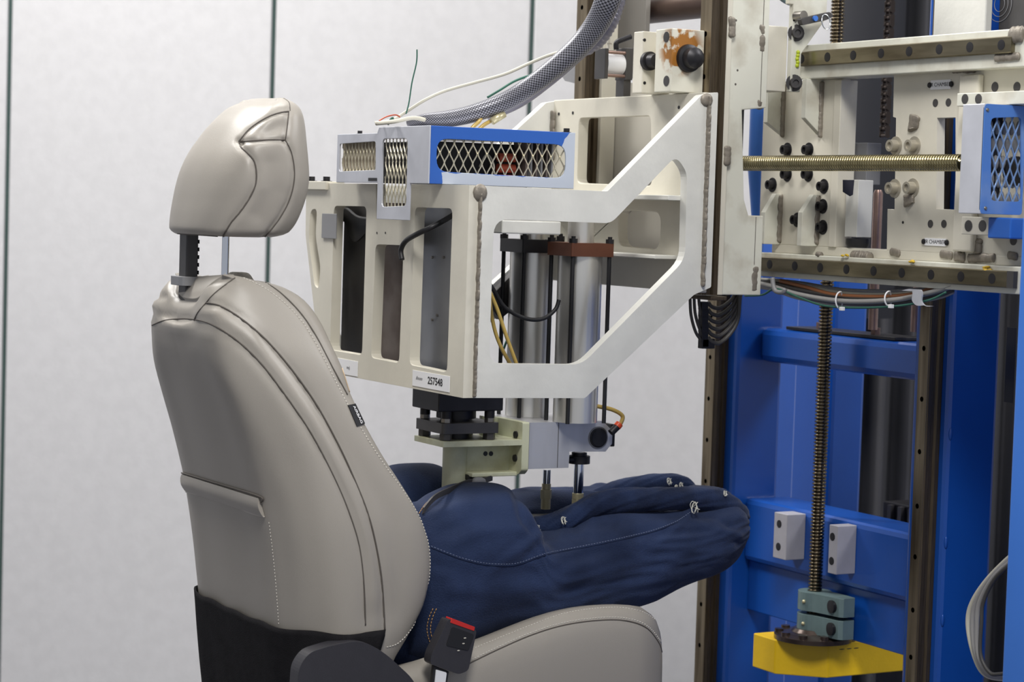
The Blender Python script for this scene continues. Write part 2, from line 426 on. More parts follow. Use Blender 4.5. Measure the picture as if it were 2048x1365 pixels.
# ------------------------------------------------------------------ electronics housing behind the openings
hz = thing('electronics_housing', 'dark metal electronics housing inside the yoke behind its upright openings', 'housing', (1.68, 3.25, .95))
ya = PX(905, 600, XF+.05).y; yb = PX(838, 600, XF+.05).y; yc_ = PX(742, 600, XF+.05).y; yd = PX(640, 560, XF+.05).y
PG = mat('grey_blue_zinc_panel', (150, 152, 158), .4, .5, .25, 8); PBR = mat('stained_brown_grey_panel', (112, 102, 96), .5, .3, .35, 14, col2=(80, 66, 58)); PD = mat('dark_panel', (70, 68, 68), .5, .2, .2, 10)
X0 = XF+.034
obj('grey_panel', G().box(X0+.006, X0+.012, YN+.03, yb+.002, zb+.02, zt-.03), PG, hz, bevel=.001, label='bluish grey zinc panel')
obj('brown_panel', G().box(X0+.012, X0+.018, yb+.004, yc_-.028, zb+.02, zt-.03), PBR, hz, bevel=.001, label='stained brownish grey panel')
obj('dark_panel', G().box(X0+.012, X0+.018, yc_-.012, YH+.005, zb+.02, zt-.03), PD, hz, bevel=.001)
obj('back_box', G().box(X0+.019, X0+.05, YN+.13, YH-.012, zb+.03, zt-.04), RUBBER, hz, bevel=.002)
for yy in (yb+.001, yc_-.020):
    pth = [(X0+.004, yy+random.uniform(-.0016, .0016), zb+.02+(zt-zb-.06)*i/24) for i in range(25)]
    obj('rubber_seal', G().tube(pth, .0035, 7), RUBBER, hz, smooth='all')
for px, py in ((866, 515), (889, 515), (876, 631), (866, 640)):
    q = PX(px, py, X0+.006); obj('rivet', G().cyl((X0+.003, q.y, q.z), (X0+.007, q.y, q.z), .0022, 10), STEEL, hz)
# cloth sling hanging in the second opening, folded over its left edge
q = [PX(a, b, XF-.002) for a, b in ((645, 427), (672, 432), (672, 478), (643, 477))]
g = G().box(XF-.003, XF-.0015, q[1].y-.004, q[0].y, q[2].z, q[0].z)
sl = obj('cable_strap', g, GREY, None, bevel=.0005); tag(sl, 'short grey strap end folded over the yoke front beside the second opening', 'strap')
path = [PX(a, b, XF+.026) for a, b in ((650, 440), (668, 424), (690, 420), (712, 436), (740, 440))]
g = G(); rr = spline(path, 8)
g.loft([[p+Vector((.004, 0, .004)), p+Vector((.0, 0, -.0)), p+Vector((0, 0, -.03-.012*math.sin(i*.35))), p+Vector((.004, 0, -.03-.012*math.sin(i*.35)))] for i, p in enumerate(rr)])
cb = obj('cloth_sling', g, RUBBER, None, smooth='all'); tag(cb, 'black cloth sling bunched behind the second opening of the yoke', 'cloth')
# ------------------------------------------------------------------ mesh guard box on top of the yoke
XG = 1.574; cc = PX(856, 355, XG); YG0 = cc.y
zg1 = PX(856, 251, XG).z; zg0 = zt+.001
xg1 = PY(1150, 300, YG0).x; yg1 = PX(674, 300, XG).y
def worn_blue(z_lo, z_hi, x_hi):
    m = mat('worn_blue_guard_sheet', (38, 92, 186), .4, 0); nt = m.node_tree; N = nt.nodes; L = nt.links; b = N['Principled BSDF']
    tc = N.new('ShaderNodeTexCoord'); sx = N.new('ShaderNodeSeparateXYZ'); L.new(tc.outputs['Object'], sx.inputs[0])
    nz = N.new('ShaderNodeTexNoise'); nz.inputs['Scale'].default_value = 28; nz.inputs['Detail'].default_value = 6; L.new(tc.outputs['Object'], nz.inputs[0])
    def mth(op, a, c):
        n = N.new('ShaderNodeMath'); n.operation = op
        for i, q in enumerate((a, c)):
            if isinstance(q, (int, float)): n.inputs[i].default_value = q
            else: L.new(q, n.inputs[i])
        return n.outputs[0]
    wob = mth('MULTIPLY', mth('SUBTRACT', nz.outputs[0], .5), .016)
    low = mth('LESS_THAN', mth('ADD', sx.outputs[2], wob), z_lo)
    right = mth('GREATER_THAN', mth('ADD', mth('ADD', sx.outputs[0], wob), mth('MULTIPLY', mth('SUBTRACT', z_hi, sx.outputs[2]), .45)), x_hi)
    blueedge = mth('GREATER_THAN', mth('ADD', sx.outputs[0], wob), XG-(XG+xg1)/2+.022)
    mask = mth('MAXIMUM', mth('MULTIPLY', low, blueedge), right)
    mx = N.new('ShaderNodeMix'); mx.data_type = 'RGBA'; mx.inputs[6].default_value = srgb(42, 92, 176); mx.inputs[7].default_value = srgb(182, 190, 204)
    L.new(mask, mx.inputs[0]); L.new(mx.outputs[2], b.inputs['Base Color'])
    return m
WORN = worn_blue(.018, zg1-zt, xg1-(XG+xg1)/2-.012)
gb = thing('mesh_guard_box', 'silver and blue sheet metal guard box with expanded mesh windows on top of the yoke', 'guard', ((XG+xg1)/2, (YG0+yg1)/2, zt))
def rwin(pts, r): return roundpoly(pts, r, 5)
ymid0 = PX(821, 320, XG).y; ymid1 = PX(756, 320, XG).y; zdrop = PX(790, 440, XG).z
zl1 = PX(700, 268, XG).z
fr = [(YG0, zg0), (YG0, zg1), (ymid1, zg1), (ymid1+.006, zl1), (yg1, zl1), (yg1, zg0), (ymid1, zg0), (ymid1, zdrop), (ymid0, zdrop), (ymid0, zg0)]
wv = rwin(YZ([(765, 278), (815, 277), (812, 412), (763, 414)], XG), .009)
wl = rwin(YZ([(679, 288), (751, 283), (751, 340), (678, 343)], XG), .005)
obj('front_sheet', G().prism(fr, 0, XG, XG+.003, [wv, wl]), GUARD, gb, bevel=.0008)
wn_ = rwin(XZ([(874, 277), (1132, 290), (1131, 357), (873, 343)], YG0), .02)
zg1r = zg1
sd = [(XG+.003, zg0), (xg1, zg0), (xg1, zg1), (XG+.003, zg1)]
obj('side_sheet', G().prism(sd, 1, YG0, YG0+.003, [wn_]), WORN, gb, bevel=.0008, label='blue painted sheet worn to bare metal at the right')
obj('top_sheet', G().box(XG+.003, xg1, YG0+.003, ymid1, zg1-.003, zg1), GUARD, gb, bevel=.0008)
obj('top_sheet', G().box(XG+.003, xg1, ymid1+.006, yg1, zl1-.003, zl1), GUARD, gb, bevel=.0008)
def mesh_panel(u0, u1, v0, v1, fn, pu, pv, r, mt, parent, inside=None):
    """expanded metal: zigzag strands running up v, diamonds pu wide and pv high"""
    g = G(); k = 0; u = u0-pu
    def ok(a, b): return inside(a, b) if inside else True
    while u < u1+pu:
        pts = []; n = int((v1-v0)/(pv/8))
        for i in range(n+1):
            v = v0+(v1-v0)*i/n; ph = ((v/pv)*2) % 2
            tri = 1-2*abs((ph % 2)-1) if True else 0
            tri = max(-.9, min(.9, tri*1.15))
            s = 1 if k % 2 == 0 else -1
            uu = u+s*tri*pu*.25
            pts.append((uu, v))
        seg = []
        for a, b in pts:
            if u0 < a < u1 and ok(a, b): seg.append(fn(a, b, .0006*(1 if k % 2 else -1)))
            else:
                if len(seg) > 1: g.tube(seg, r, 4)
                seg = []
        if len(seg) > 1: g.tube(seg, r, 4)
        u += pu*.5; k += 1
    return obj('mesh_grille', g, mt, parent)
def bb(l): return min(p[0] for p in l), max(p[0] for p in l), min(p[1] for p in l), max(p[1] for p in l)
MESHM = mat('expanded_mesh_metal', (206, 200, 180), .35, .6)
u0, u1, v0, v1 = bb(wn_); mesh_panel(u0-.004, u1+.004, v0-.003, v1+.003, lambda a, b, d: Vector((a, YG0+.006+d, b)), .0165, .031, .0011, MESHM, gb)
u0, u1, v0, v1 = bb(wv); mesh_panel(u0-.002, u1+.002, v0-.003, v1+.003, lambda a, b, d: Vector((XG+.006+d, a, b)), .0125, .031, .0010, MESHM, gb)
u0, u1, v0, v1 = bb(wl); mesh_panel(u0-.002, u1+.002, v0-.003, v1+.003, lambda a, b, d: Vector((XG+.006+d, a, b)), .0125, .031, .0010, MESHM, gb)
obj('filter_pad', G().box(XG+.009, XG+.012, u0-.004, u1+.004, v0-.004, v1+.004), mat('tan_filter_cloth', (176, 164, 144), .8, 0, .2, 60), gb)
for px, X_, Y_ in ((720, XG+.02, None),):
    q = PX(px, 262, XG+.02); obj('bolt', G().bolt((q.x, q.y, zl1), (0, 0, 1), .004, .006), BLACK, gb, smooth=True)
q = PY(1133, 265, YG0+.02); obj('bolt', G().bolt((q.x, q.y, zg1), (0, 0, 1), .005, .007), BLACK, gb, smooth=True)
obj('tape_strip', G().box(XG-.0006, XG, PX(737, 359, XG).y, PX(754, 359, XG).y, zg0+.003, zg0+.008), RUBBER, gb)
# inner works seen through the mesh
iw = thing('amplifier_unit', 'dark amplifier unit with red coils seen through the mesh of the guard box', 'electronics', (1.7, YG0+.06, zt+.001))
obj('body', G().box(XG+.05, xg1-.02, YG0+.07, yg1-.05, zg0+.001, zl1-.012), RUBBER, iw, bevel=.002)
x0 = PY(1005, 320, YG0+.03).x; x1 = PY(1038, 320, YG0+.03).x
for k in range(3):
    z = zg0+.012+k*.017
    obj('coil', G().tube([(x0+.0, YG0+.045, z), (x1, YG0+.045, z)], .0072, 14), COIL, iw, smooth=True)
for k in range(9):
    x = x1+.012+k*.0095
    if x < xg1-.02: obj('fin', G().box(x, x+.003, YG0+.03, YG0+.07, zg0+.002, zg1-.015), GREY if k % 2 else PBR, iw)
obj('wiring', G().tube(spline([(x0-.02, YG0+.04, zg0+.005), (x0-.012, YG0+.035, zg0+.03), (x0-.02, YG0+.045, zg0+.05), (x0-.03, YG0+.05, zg0+.03)], 6), .0016, 6), CABLEW, iw, smooth='all')
# ================================================================== loading head under the yoke
YC = 3.27     # centre line of seat and loading head
hd = thing('load_cell_flange', 'black bolted flange and swivel joint hanging below the yoke corner', 'joint', (1.72, YC, .8))
# the pole axis
pp = PY(909, 940, YC); PXc = pp.x
zA = zb
def zpy(py, X, Y=YC):  # height of an image row at X,Y
    d = EYE; v = Vector((X, Y, 0))-EYE; # solve for z
    # project depth roughly by iteration
    z = 1.0
    for _ in range(20):
        r = Vector((X, Y, z))-EYE; yy = 682.5+F*r.dot(DOWN)/r.dot(FWD); z += (yy-py)/F*r.dot(FWD)
    return z
zf0 = zpy(818, PXc); zh = zpy(832, PXc)
sq = .052
g = G().box(PXc-.058, PXc+.062, YC-.048, YC+.048, zf0, zA-.0005); obj('upper_flange', g, BLACK, hd, bevel=.002)
g = G().lathe((PXc, YC, zpy(845, PXc)), (0, 0, 1), [(0, .026), (.008, .026), (.008, .033), (zf0-zpy(845, PXc), .033)]); obj('swivel_hub', g, BLACK, hd, smooth=True)
z1 = zpy(841, PXc); z0 = zpy(862, PXc)
lp = [(PXc-.05, YC-.05), (PXc+.055, YC-.05), (PXc+.055, YC+.05), (PXc-.05, YC+.05)]
obj('lower_flange', G().prism(roundpoly(lp, .006), 2, z0, z1), DGREY, hd, bevel=.0015)
zt2 = zpy(876, PXc)
for sx in (-1, 1):
    for sy in (-1, 1):
        x = PXc+sx*.04+.002; y = YC+sy*.038
        obj('nut', G().hexa((x, y, zt2+.0004), (x, y, z0), .0105), DGREY, hd, bevel=.0006)
        obj('bolt', G().hexa((x, y, z1), (x, y, z1+.008), .0085), STEEL, hd, bevel=.0006)
        obj('bolt', G().cyl((x, y, zf0-.012), (x, y, zf0), .0085), BLACK, hd, smooth=True)
obj('hub', G().cyl((PXc, YC, zt2+.0004), (PXc, YC, z0), .026), BLACK, hd, smooth=True)
# ------------------------------------------------------------------ pale green bracket with the pole
br = thing('load_bracket', 'pale green painted steel bracket with a round pole going down into the jeans', 'bracket', (PXc, YC, .7))
XE = PY(1050, 900, YC-.055).x      # end plate
zb1 = zpy(876, PXc); zb0 = zb1-.009
obj('top_plate', G().prism(roundpoly([(PXc-.052, YC-.055), (XE-.004, YC-.055), (XE-.004, YC+.05), (PXc-.052, YC+.05)], .004), 2, zb0, zt2), GREEN, br, bevel=.0015)
obj('pole', G().cyl((PXc, YC, .84), (PXc, YC, zb0), .0205, 32), GREEN, br, smooth=True)
zlow = zpy(940, (PXc+XE)/2)
obj('lower_rib', G().prism([(PXc+.012, YC-.04), (XE-.004, YC-.04), (XE-.004, YC+.02), (PXc+.012, YC+.02)], 2, zlow-.007, zlow), GREEN, br, bevel=.0015)
obj('web_plate', G().box(PXc+.015, XE-.004, YC-.012, YC-.002, zlow-.001, zb0), GREEN, br, bevel=.001)
zE1 = zpy(845, XE, YC-.05); zE0 = zpy(950, XE, YC-.05)
ep = roundpoly([(YC-.055, zE0+.008), (YC-.055, zE1), (YC+.05, zE1), (YC+.05, zE0), (YC-.045, zE0)], .003)
hs = [circ(y, z, .0055) for y, z in ((YC-.035, zE1-.022), (YC-.035, zE0+.026))]
obj('end_plate', G().prism(ep, 0, XE-.006, XE+.007, hs), GREEN, br, bevel=.0015)
obj('upper_rib', G().prism([(PXc+.064, zt2), (XE-.007, zt2), (XE-.007, zE1-.002), (PXc+.064, zpy(832, PXc+.06, YC+.03))], 1, YC+.028, YC+.038), GREEN, br, bevel=.001)
for px in (971, 982):
    q = PY(px, 908, YC-.0125); obj('bolt_hole', G().cyl((q.x, YC-.0128, q.z), (q.x, YC-.011, q.z), .004), RUBBER, br)
for y, z in ((YC-.035, zE1-.022), (YC-.035, zE0+.026)):
    obj('bolt', G().cyl((XE-.009, y, z), (XE, y, z), .0058), BLACK, br, smooth=True)
# ------------------------------------------------------------------ aluminium manifold block
YM = YC-.055
X1 = XE+.0075
mb = thing('aluminium_knuckle_block', 'machined aluminium block with a round black end cap below the cylinders', 'block', (X1+.08, YC, .72))
ol = XZ([(1059, 846), (1205, 846), (1225, 862), (1224, 888), (1211, 904), (1168, 904), (1139, 904), (1137, 939), (1058, 939)], YM)
ol[0] = (X1, ol[0][1]); ol[-1] = (X1, ol[-1][1])
zt3 = ol[0][1]; ol[1] = (ol[1][0], zt3); ol[-2] = (ol[-2][0], ol[-1][1])
obj('body', G().prism(ol, 1, YM, YC+.09), ALU, mb, bevel=.001)
q = PY(1196, 876, YM); obj('end_cap', G().lathe((q.x, YM-.0005, q.z), (0, -1, 0), [(0, .0165), (.002, .0165), (.0025, .0145), (.0035, .0145)]), BLACK, mb, smooth=True)
obj('cap_ring', G().lathe((q.x, YM, q.z), (0, -1, 0), [(0, .019), (.0012, .019), (.0012, .0165)]), STEEL, mb, smooth=True)
xr_ = PY(1225, 876, YM).x
obj('side_cover', G().box(xr_+.0005, xr_+.009, YM+.006, YC+.04, PY(1220, 895, YM).z, PY(1220, 850, YM).z), BLACK, mb, bevel=.0015)
xs = PY(1116, 890, YM).x
obj('joint_line', G().box(xs-.0005, xs+.0005, YM-.0004, YM+.001, ol[-1][1]+.001, zt3-.001), DGREY, mb)
# ------------------------------------------------------------------ two air cylinders
def cylinder(name, label, cx, cy, ztop, hcap, zbot, capm, capm2=None):
    r = .0372; s = .0408
    t = thing(name, label, 'cylinder', (cx, cy, zbot), 'pneumatic cylinders through the yoke')
    obj('barrel', G().cyl((cx, cy, zbot), (cx, cy, ztop-hcap), r, 48), ALUB, t, smooth=True)
    obj('cap', G().prism(roundpoly([(cx-s, cy-s), (cx+s, cy-s), (cx+s, cy+s), (cx-s, cy+s)], .003), 2, ztop-hcap, ztop), capm, t, bevel=.001)
    for sx in (-1, 1):
        for sy in (-1, 1):
            x, y = cx+sx*.0352, cy+sy*.0352
            obj('tie_rod', G().cyl((x, y, zbot), (x, y, ztop-hcap), .0036, 12), RUBBER, t, smooth=True)
            obj('nut', G().hexa((x, y, ztop), (x, y, ztop+.007), .0072).cyl((x, y, ztop+.007), (x, y, ztop+.011), .0036, 10), BLACK, t)
    return t
cyA = (1.936, 3.215); cyB = (1.907, 3.325)
from_px = lambda px, y_, Y: PY(px, y_, Y)
a_ = PY(1161, 500, cyA[1]); b_ = PY(1064, 500, cyB[1])
cyA = (a_.x, cyA[1]); cyB = (b_.x, cyB[1])
ztA = zpy(487, cyA[0], cyA[1]-.04); zbA = zt3+.0003
hA = ztA-zpy(514, cyA[0], cyA[1]-.04)
c1 = cylinder('pneumatic_cylinder', 'air cylinder with a brown top cap, nearer the camera, bright barrel and black tie rods', cyA[0], cyA[1], ztA, hA, zbA, BROWN)
c2 = cylinder('pneumatic_cylinder', 'air cylinder with a black top cap standing behind and left of the brown capped one', cyB[0], cyB[1], ztA+.002, hA, zbA, RUBBER)
# upper housing behind the cylinder tops
ub = thing('guide_housing', 'pair of bright guide tubes rising from the cylinder caps behind the yoke arm', 'housing', (1.92, 3.3, ztA))
obj('tube', G().cyl((cyA[0]+.0, cyA[1], ztA), (cyA[0], cyA[1], ztA+.075), .022, 32), ALUB, ub, smooth=True)
obj('tube', G().cyl((cyB[0]+.0, cyB[1], ztA+.002), (cyB[0], cyB[1], ztA+.075), .022, 32), ALUB, ub, smooth=True)
# piston rods
def rod(label, px, py0, py1, Y, r, fit, collar):
    a = PY(px, (py0+py1)/2, Y); x = a.x; z1 = zpy(py0, x, Y); z0 = zpy(py1, x, Y)
    t = thing('piston_rod', label, 'rod', (x, Y, z0-.03), 'piston rods below the aluminium block')
    obj('shaft', G().cyl((x, Y, z0), (x, Y, z1), r, 24), CHROME, t, smooth=True)
    obj('fitting', G().hexa((x, Y, z0-.012), (x, Y, z0+.004), fit).cyl((x, Y, z0+.004), (x, Y, z0+.014), r*1.15).cyl((x, Y, z0-.03), (x, Y, z0-.012), r*1.2), BRASS, t, bevel=.0006)
    if collar:
        obj('collar', G().lathe((x, Y, z1-.019), (0, 0, 1), [(0, .0185), (.013, .0185), (.013, .013), (.0185, .013)]), BLACK, t, smooth=True)
        obj('clamp_screw', G().cyl((x-.026, Y-.004, z1-.012), (x-.012, Y-.004, z1-.012), .006), BLACK, t, smooth=True)
    return t
rod('chrome piston rod with a black collar, right of the other, going into the jeans', 1157, 905, 1003, YC-.025, .0085, .0105, True)
rod('thinner chrome piston rod with a brass fitting, left of the collared rod', 1093, 940, 984, YC+.035, .0068, .010, False)
# ------------------------------------------------------------------ hoses round the cylinders
def cable(name, label, cat, pts, r, m, k=8, group=None, n=10, closed=False):
    g = G().tube(spline(pts, k, closed), r, n, closed=closed); return tag(obj(name, g, m, None, smooth='all'), label, cat, group)
ho = thing('air_hose', 'amber air hose curving from under the yoke to an orange-red fitting on the aluminium block', 'hose', PY(1235, 852, 3.2))
obj('hose', G().tube(spline([PY(1120, 788, 3.2), PY(1150, 803, 3.2), PY(1190, 812, 3.2), PY(1225, 820, 3.2), PY(1245, 833, 3.2), PY(1240, 850, 3.2)], 8), .0036, 10), AMBER, ho, smooth='all')
qa = PY(1239, 848, 3.2); qb = PY(1226, 864, 3.2)
obj('release_collar', G().cyl(qa, qa.lerp(qb, .4), .0068), REDO, ho, smooth=True)
obj('fitting', G().cyl(qa.lerp(qb, .4), qb+Vector((-.004, 0, -.002)), .0062), BLACK, ho, smooth=True)
cable('air_hose', 'left of two amber hoses crossing behind the near yoke opening', 'hose', [PY(a, b, 3.1) for a, b in ((975, 560), (985, 640), (1000, 690), (1030, 745), (1050, 780))], .0030, AMBER, group='amber hoses')
cable('air_hose', 'right of two amber hoses crossing behind the near yoke opening', 'hose', [PY(a, b, 3.08) for a, b in ((978, 580), (995, 620), (1010, 665), (1030, 720), (1045, 760))], .0030, AMBER, group='amber hoses')
cable('power_cable', 'black cable sagging in front of the cylinder barrels', 'cable', [PY(a, b, 3.12) for a, b in ((960, 540), (985, 577), (1010, 615), (1050, 637), (1085, 638), (1110, 620), (1118, 600))], .0034, RUBBER)
cable('signal_cable', 'dark green cable running steeply behind the left cylinder', 'cable', [PY(a, b, 3.42) for a, b in ((1052, 470), (1046, 560), (1030, 640), (1005, 705), (995, 760))], .0022, GREENC)
cable('power_cable', 'black cable entering the fourth opening of the yoke front', 'cable', [PX(a, b, XF-.012) if a < 850 else PX(a, b, XF-.0) for a, b in ((804, 520), (802, 500), (812, 482), (835, 468), (862, 455))]+[PX(885, 443, XF+.02), PX(915, 425, XF+.03)], .0042, RUBBER)
# slanted blue-grey brace seen through the yoke
g = G(); v = XZ([(985, 620), (985, 590), (1028, 545), (1060, 500), (1070, 512), (1062, 590), (1000, 640)], 3.36); g.prism(v, 1, 3.36, 3.375)
tag(obj('angled_brace', g, DGREY, None, bevel=.001), 'slanted grey brace plate seen through the near yoke opening left of the cylinders', 'brace')
g = G().box(*[PY(988, 445, 3.2).x-.04, PY(1060, 460, 3.2).x, 3.10, 3.45, PY(1020, 466, 3.2).z, PY(1020, 440, 3.2).z])
tag(obj('cross_plate', g, WHITEW, None, bevel=.002), 'pale plate spanning the yoke above the black cylinder cap', 'plate')
# ================================================================== slide pillar carrying the yoke
YP = 3.055
sp = thing('slide_pillar', 'tall cream painted slide pillar right of the yoke with a notch and weld marks', 'pillar', (2.15, 3.0, .9))
out = XZ([(1447, -60), (1541, -60), (1532, 216), (1484, 220), (1488, 398), (1497, 431), (1527, 432), (1524, 588), (1430, 590)], YP)
XP0 = (out[0][0]+out[8][0])/2; zpb = out[8][1]
out[0] = (XP0, 2.0); out[1] = (out[2][0], 2.0); out[8] = (XP0, zpb); out[7] = (out[6][0], zpb)
XP1 = out[2][0]
obj('face_plate', G().prism(out, 1, YP, YP+.016), CREAMW, sp, bevel=.0015)
obj('front_strip', G().box(XP0-.0004, XP0+.014, YP-.006, YP-.0005, zpb, 2.0), CREAM, sp, bevel=.001)
obj('rail_bed', G().box(XP0, XP0+.03, YP+.0165, YP+.05, zpb+.01, 2.0), CREAM, sp, bevel=.001)
YPF = PX(1180, 100, XP0).y
obj('rail_bed', G().box(XP0, XP0+.03, YPF-.045, YPF+.02, zpb+.01, 2.0), CREAM, sp, bevel=.001)
zc1 = PX(1300, 186, XP0+.03).z
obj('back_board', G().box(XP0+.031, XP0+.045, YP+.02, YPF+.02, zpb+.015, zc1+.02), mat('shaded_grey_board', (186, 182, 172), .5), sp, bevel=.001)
for px, y0, y1 in ((1455, 33, 74), (1449, 292, 330)):
    a = PY(px, y0, YP-.006); b = PY(px-1, y1, YP-.006)
    bead(sp, (XP0+.0135, YP-.006, a.z), (XP0+.0135, YP-.006, b.z), .007, 0)
for px, y0, y1, r in ((1525, 48, 104, .0085), (1520, 202, 214, .008), (1510, 532, 584, .0085)):
    a = PY(px, y0, YP); b = PY(px, y1, YP); x = (a.x+b.x)/2
    bead(sp, (x, YP+.003, a.z), (x, YP+.003, b.z), r, 0, step=.009)
xg = PY(1517, 300, YP).x
obj('groove', G().box(xg-.0005, xg+.0005, YP-.0004, YP+.002, PY(1517, 212, YP).z, 2.0), SEAM, sp)
obj('groove', G().box(xg-.0005, xg+.0005, YP-.0004, YP+.002, PY(1512, 530, YP).z, PY(1512, 434, YP).z), SEAM, sp)
for px, py in ((1462, 40), (1465, 140), (1461, 168)):
    q = PY(px, py, YP); obj('chip_mark', G().ball((q.x+.01, YP, q.z), .002, (1, .2, 1)), SEAM, sp)
# pocket seen in the notch
obj('notch_liner', G().box(PY(1484, 300, YP).x, PY(1497, 300, YP).x, YP+.0165, YP+.035, PY(1490, 400, YP).z, PY(1490, 216, YP).z), DGREY, sp)
def vrail(name, label, cat, group, X, y0, y1, h, z0, z1, mface, holes, hp, r=.0048, root=None):
    """upright profiled rail: face at X looking -X, width y0..y1, height h"""
    t = thing(name, label, cat, (X+h/2, (y0+y1)/2, z0), group)
    w = y1-y0; c = (y0+y1)/2
    prof = [(X, y0+.002), (X+.002, y0), (X+h*.3, y0), (X+h*.42, y0+w*.14), (X+h*.62, y0+w*.14), (X+h*.72, y0), (X+h, y0), (X+h, y1), (X+h*.72, y1), (X+h*.62, y1-w*.14), (X+h*.42, y1-w*.14), (X+h*.3, y1), (X+.002, y1), (X, y1-.002)]
    obj('profile', G().prism(prof, 2, z0, z1), RAILD, t, label=None)
    obj('running_face', G().box(X-.0006, X+.0004, y0+.0015, y1-.0015, z0, z1), mface, t, label='rail face coloured lighter as its lit side')  # lit face over darker sides: light and shade set by the two colours
    for zz in holes:
        if z0 < zz < z1:
            obj('mounting_hole', G().lathe((X+.0025, c, zz), (-1, 0, 0), [(0, r*.45), (0.0001, r*.95), (.003, r*1.0), (.0031, r*.9)]), BLACK, t, smooth=True)
    return t
# rails of the slide (the yoke runs up and down on them)
Xr = PX(1423, 100, 2.07).x
zr = [PX(1412, a, 2.07).z for a in (-60, 70, 155)]
vrail('guide_rail', 'vertical steel guide rail on the slide pillar just above the near yoke corner', 'rail', 'vertical guide rails', XP0-.03, YP-.012, YP+.022, .0295, zpb-.0, 2.0, RAILV, zr, 0)
vrail('guide_rail', 'vertical steel guide rail farther back, above the far end of the yoke back plate', 'rail', 'vertical guide rails', XP0-.03, YPF-.037, YPF, .0295, zpb-.0, 2.0, RAILV, [PX(1165, a, 2.07).z for a in (17, 159)], 0)
# ------------------------------------------------------------------ clamp blocks above the yoke
YB1 = 3.06
def blk(x0, x1, y0, y1, z0, z1): return G().box(x0, x1, y0, y1, z0, z1)
zyk = ztb+.0005
bk = thing('shaft_clamp_block', 'cream clamp block with orange rust stains around a black shaft end', 'block', (2.0, 3.1, zyk))
q0 = PY(1343, 120, YB1); q1 = PY(1409, 120, YB1); zt_ = PY(1343, 56, YB1).z
yb_ = PX(1310, 120, q0.x).y
obj('body', blk(q0.x, min(q1.x, XP0-.032), YB1, yb_, zyk, zt_), RUSTY, bk, bevel=.0015)
s_ = PY(1376, 117, YB1)
nt = RUSTY.node_tree; rN = nt.nodes; bs = rN['Principled BSDF']; lk = bs.inputs['Base Color'].links[0].from_socket
tcn = rN.new('ShaderNodeTexCoord'); dv = rN.new('ShaderNodeVectorMath'); dv.operation = 'DISTANCE'; nt.links.new(tcn.outputs['Object'], dv.inputs[0])
dv.inputs[1].default_value = (s_.x-.012-bk.location.x, YB1-bk.location.y, s_.z+.014-bk.location.z)
mr = rN.new('ShaderNodeMapRange'); mr.inputs[1].default_value = .030; mr.inputs[2].default_value = .046; nt.links.new(dv.outputs['Value'], mr.inputs[0])
mxn = rN.new('ShaderNodeMix'); mxn.data_type = 'RGBA'; nt.links.new(mr.outputs[0], mxn.inputs[0]); nt.links.new(lk, mxn.inputs[6]); mxn.inputs[7].default_value = srgb(214, 211, 196)
nt.links.new(mxn.outputs[2], bs.inputs['Base Color'])
obj('shaft_end', G().lathe((s_.x, YB1-.0005, s_.z), (0, -1, 0), [(0, .023), (.006, .022), (.008, .017), (.022, .0165), (.028, .009), (.029, .004)]), BLACK, bk, smooth=True)
for py in (74, 162):
    h = PX(1333, py, q0.x); obj('counterbore', G().lathe((q0.x+.001, h.y, h.z), (-1, 0, 0), [(0, .002), (.0002, .0085), (.0016, .0085), (.0017, .0065)]), DGREY, bk, smooth=True)
YB2 = YB1+.055
bk2 = thing('support_block', 'cream upright block behind the rusty clamp block with a black shaft passing through', 'block', (1.97, 3.2, zyk))
p0 = PY(1285, 120, YB2+.03); zt2_ = PY(1285, 62, YB2+.03).z; yb2 = PX(1266, 120, p0.x).y
obj('body', blk(p0.x, p0.x+.055, YB2+.03, yb2, zyk, zt2_), CREAM, bk2, bevel=.0015)
for py in (80, 166):
    h = PY(1283+6, py, YB2+.03); obj('tapped_hole', G().cyl((h.x, YB2+.0292, h.z), (h.x, YB2+.032, h.z), .0026), BLACK, bk2)
h = PY(1302, 122, YB2+.02); obj('shaft', G().lathe((h.x, YB2+.0295, h.z), (0, -1, 0), [(0, .0155), (.008, .0155), (.0085, .012), (.026, .011)]), BLACK, bk2, smooth=True)
# compact air cylinder left of them
ac = thing('compact_cylinder', 'short white barrelled air cylinder between two dark plates above the yoke', 'cylinder', (1.95, 3.3, zyk))
Yc2 = 3.26
e0 = PY(1210, 125, Yc2); e1 = PY(1217, 125, Yc2); e2 = PY(1252, 125, Yc2); e3 = PY(1266, 125, Yc2)
zu = PY(1210, 96, Yc2).z; zd = PY(1210, 157, Yc2).z
obj('end_plate', blk(e0.x, e1.x, Yc2, Yc2+.034, zd, zu), DGREY, ac, bevel=.001)
obj('end_plate', blk(e2.x, e3.x, Yc2, Yc2+.034, zd, zu+.003), DGREY, ac, bevel=.001)
obj('barrel', G().cyl((e1.x, Yc2+.017, (zu+zd)/2), (e2.x, Yc2+.017, (zu+zd)/2), .018, 32), WHITE, ac, smooth=True)
for z in (zu-.006, zd+.006): obj('tie_rod', G().cyl((e1.x, Yc2+.004, z), (e2.x, Yc2+.004, z), .003), COPPER, ac, smooth=True)
obj('foot', blk(e2.x, e3.x, Yc2+.005, Yc2+.03, zyk, zd), DGREY, ac)
obj('elbow_fitting', G().tube(spline([(e2.x-.008, Yc2+.02, zu), (e2.x-.008, Yc2+.02, zu+.012), (e2.x+.004, Yc2+.02, zu+.018), (e2.x+.02, Yc2+.02, zu+.024)], 4), .0045, 10), BLACK, ac, smooth='all')
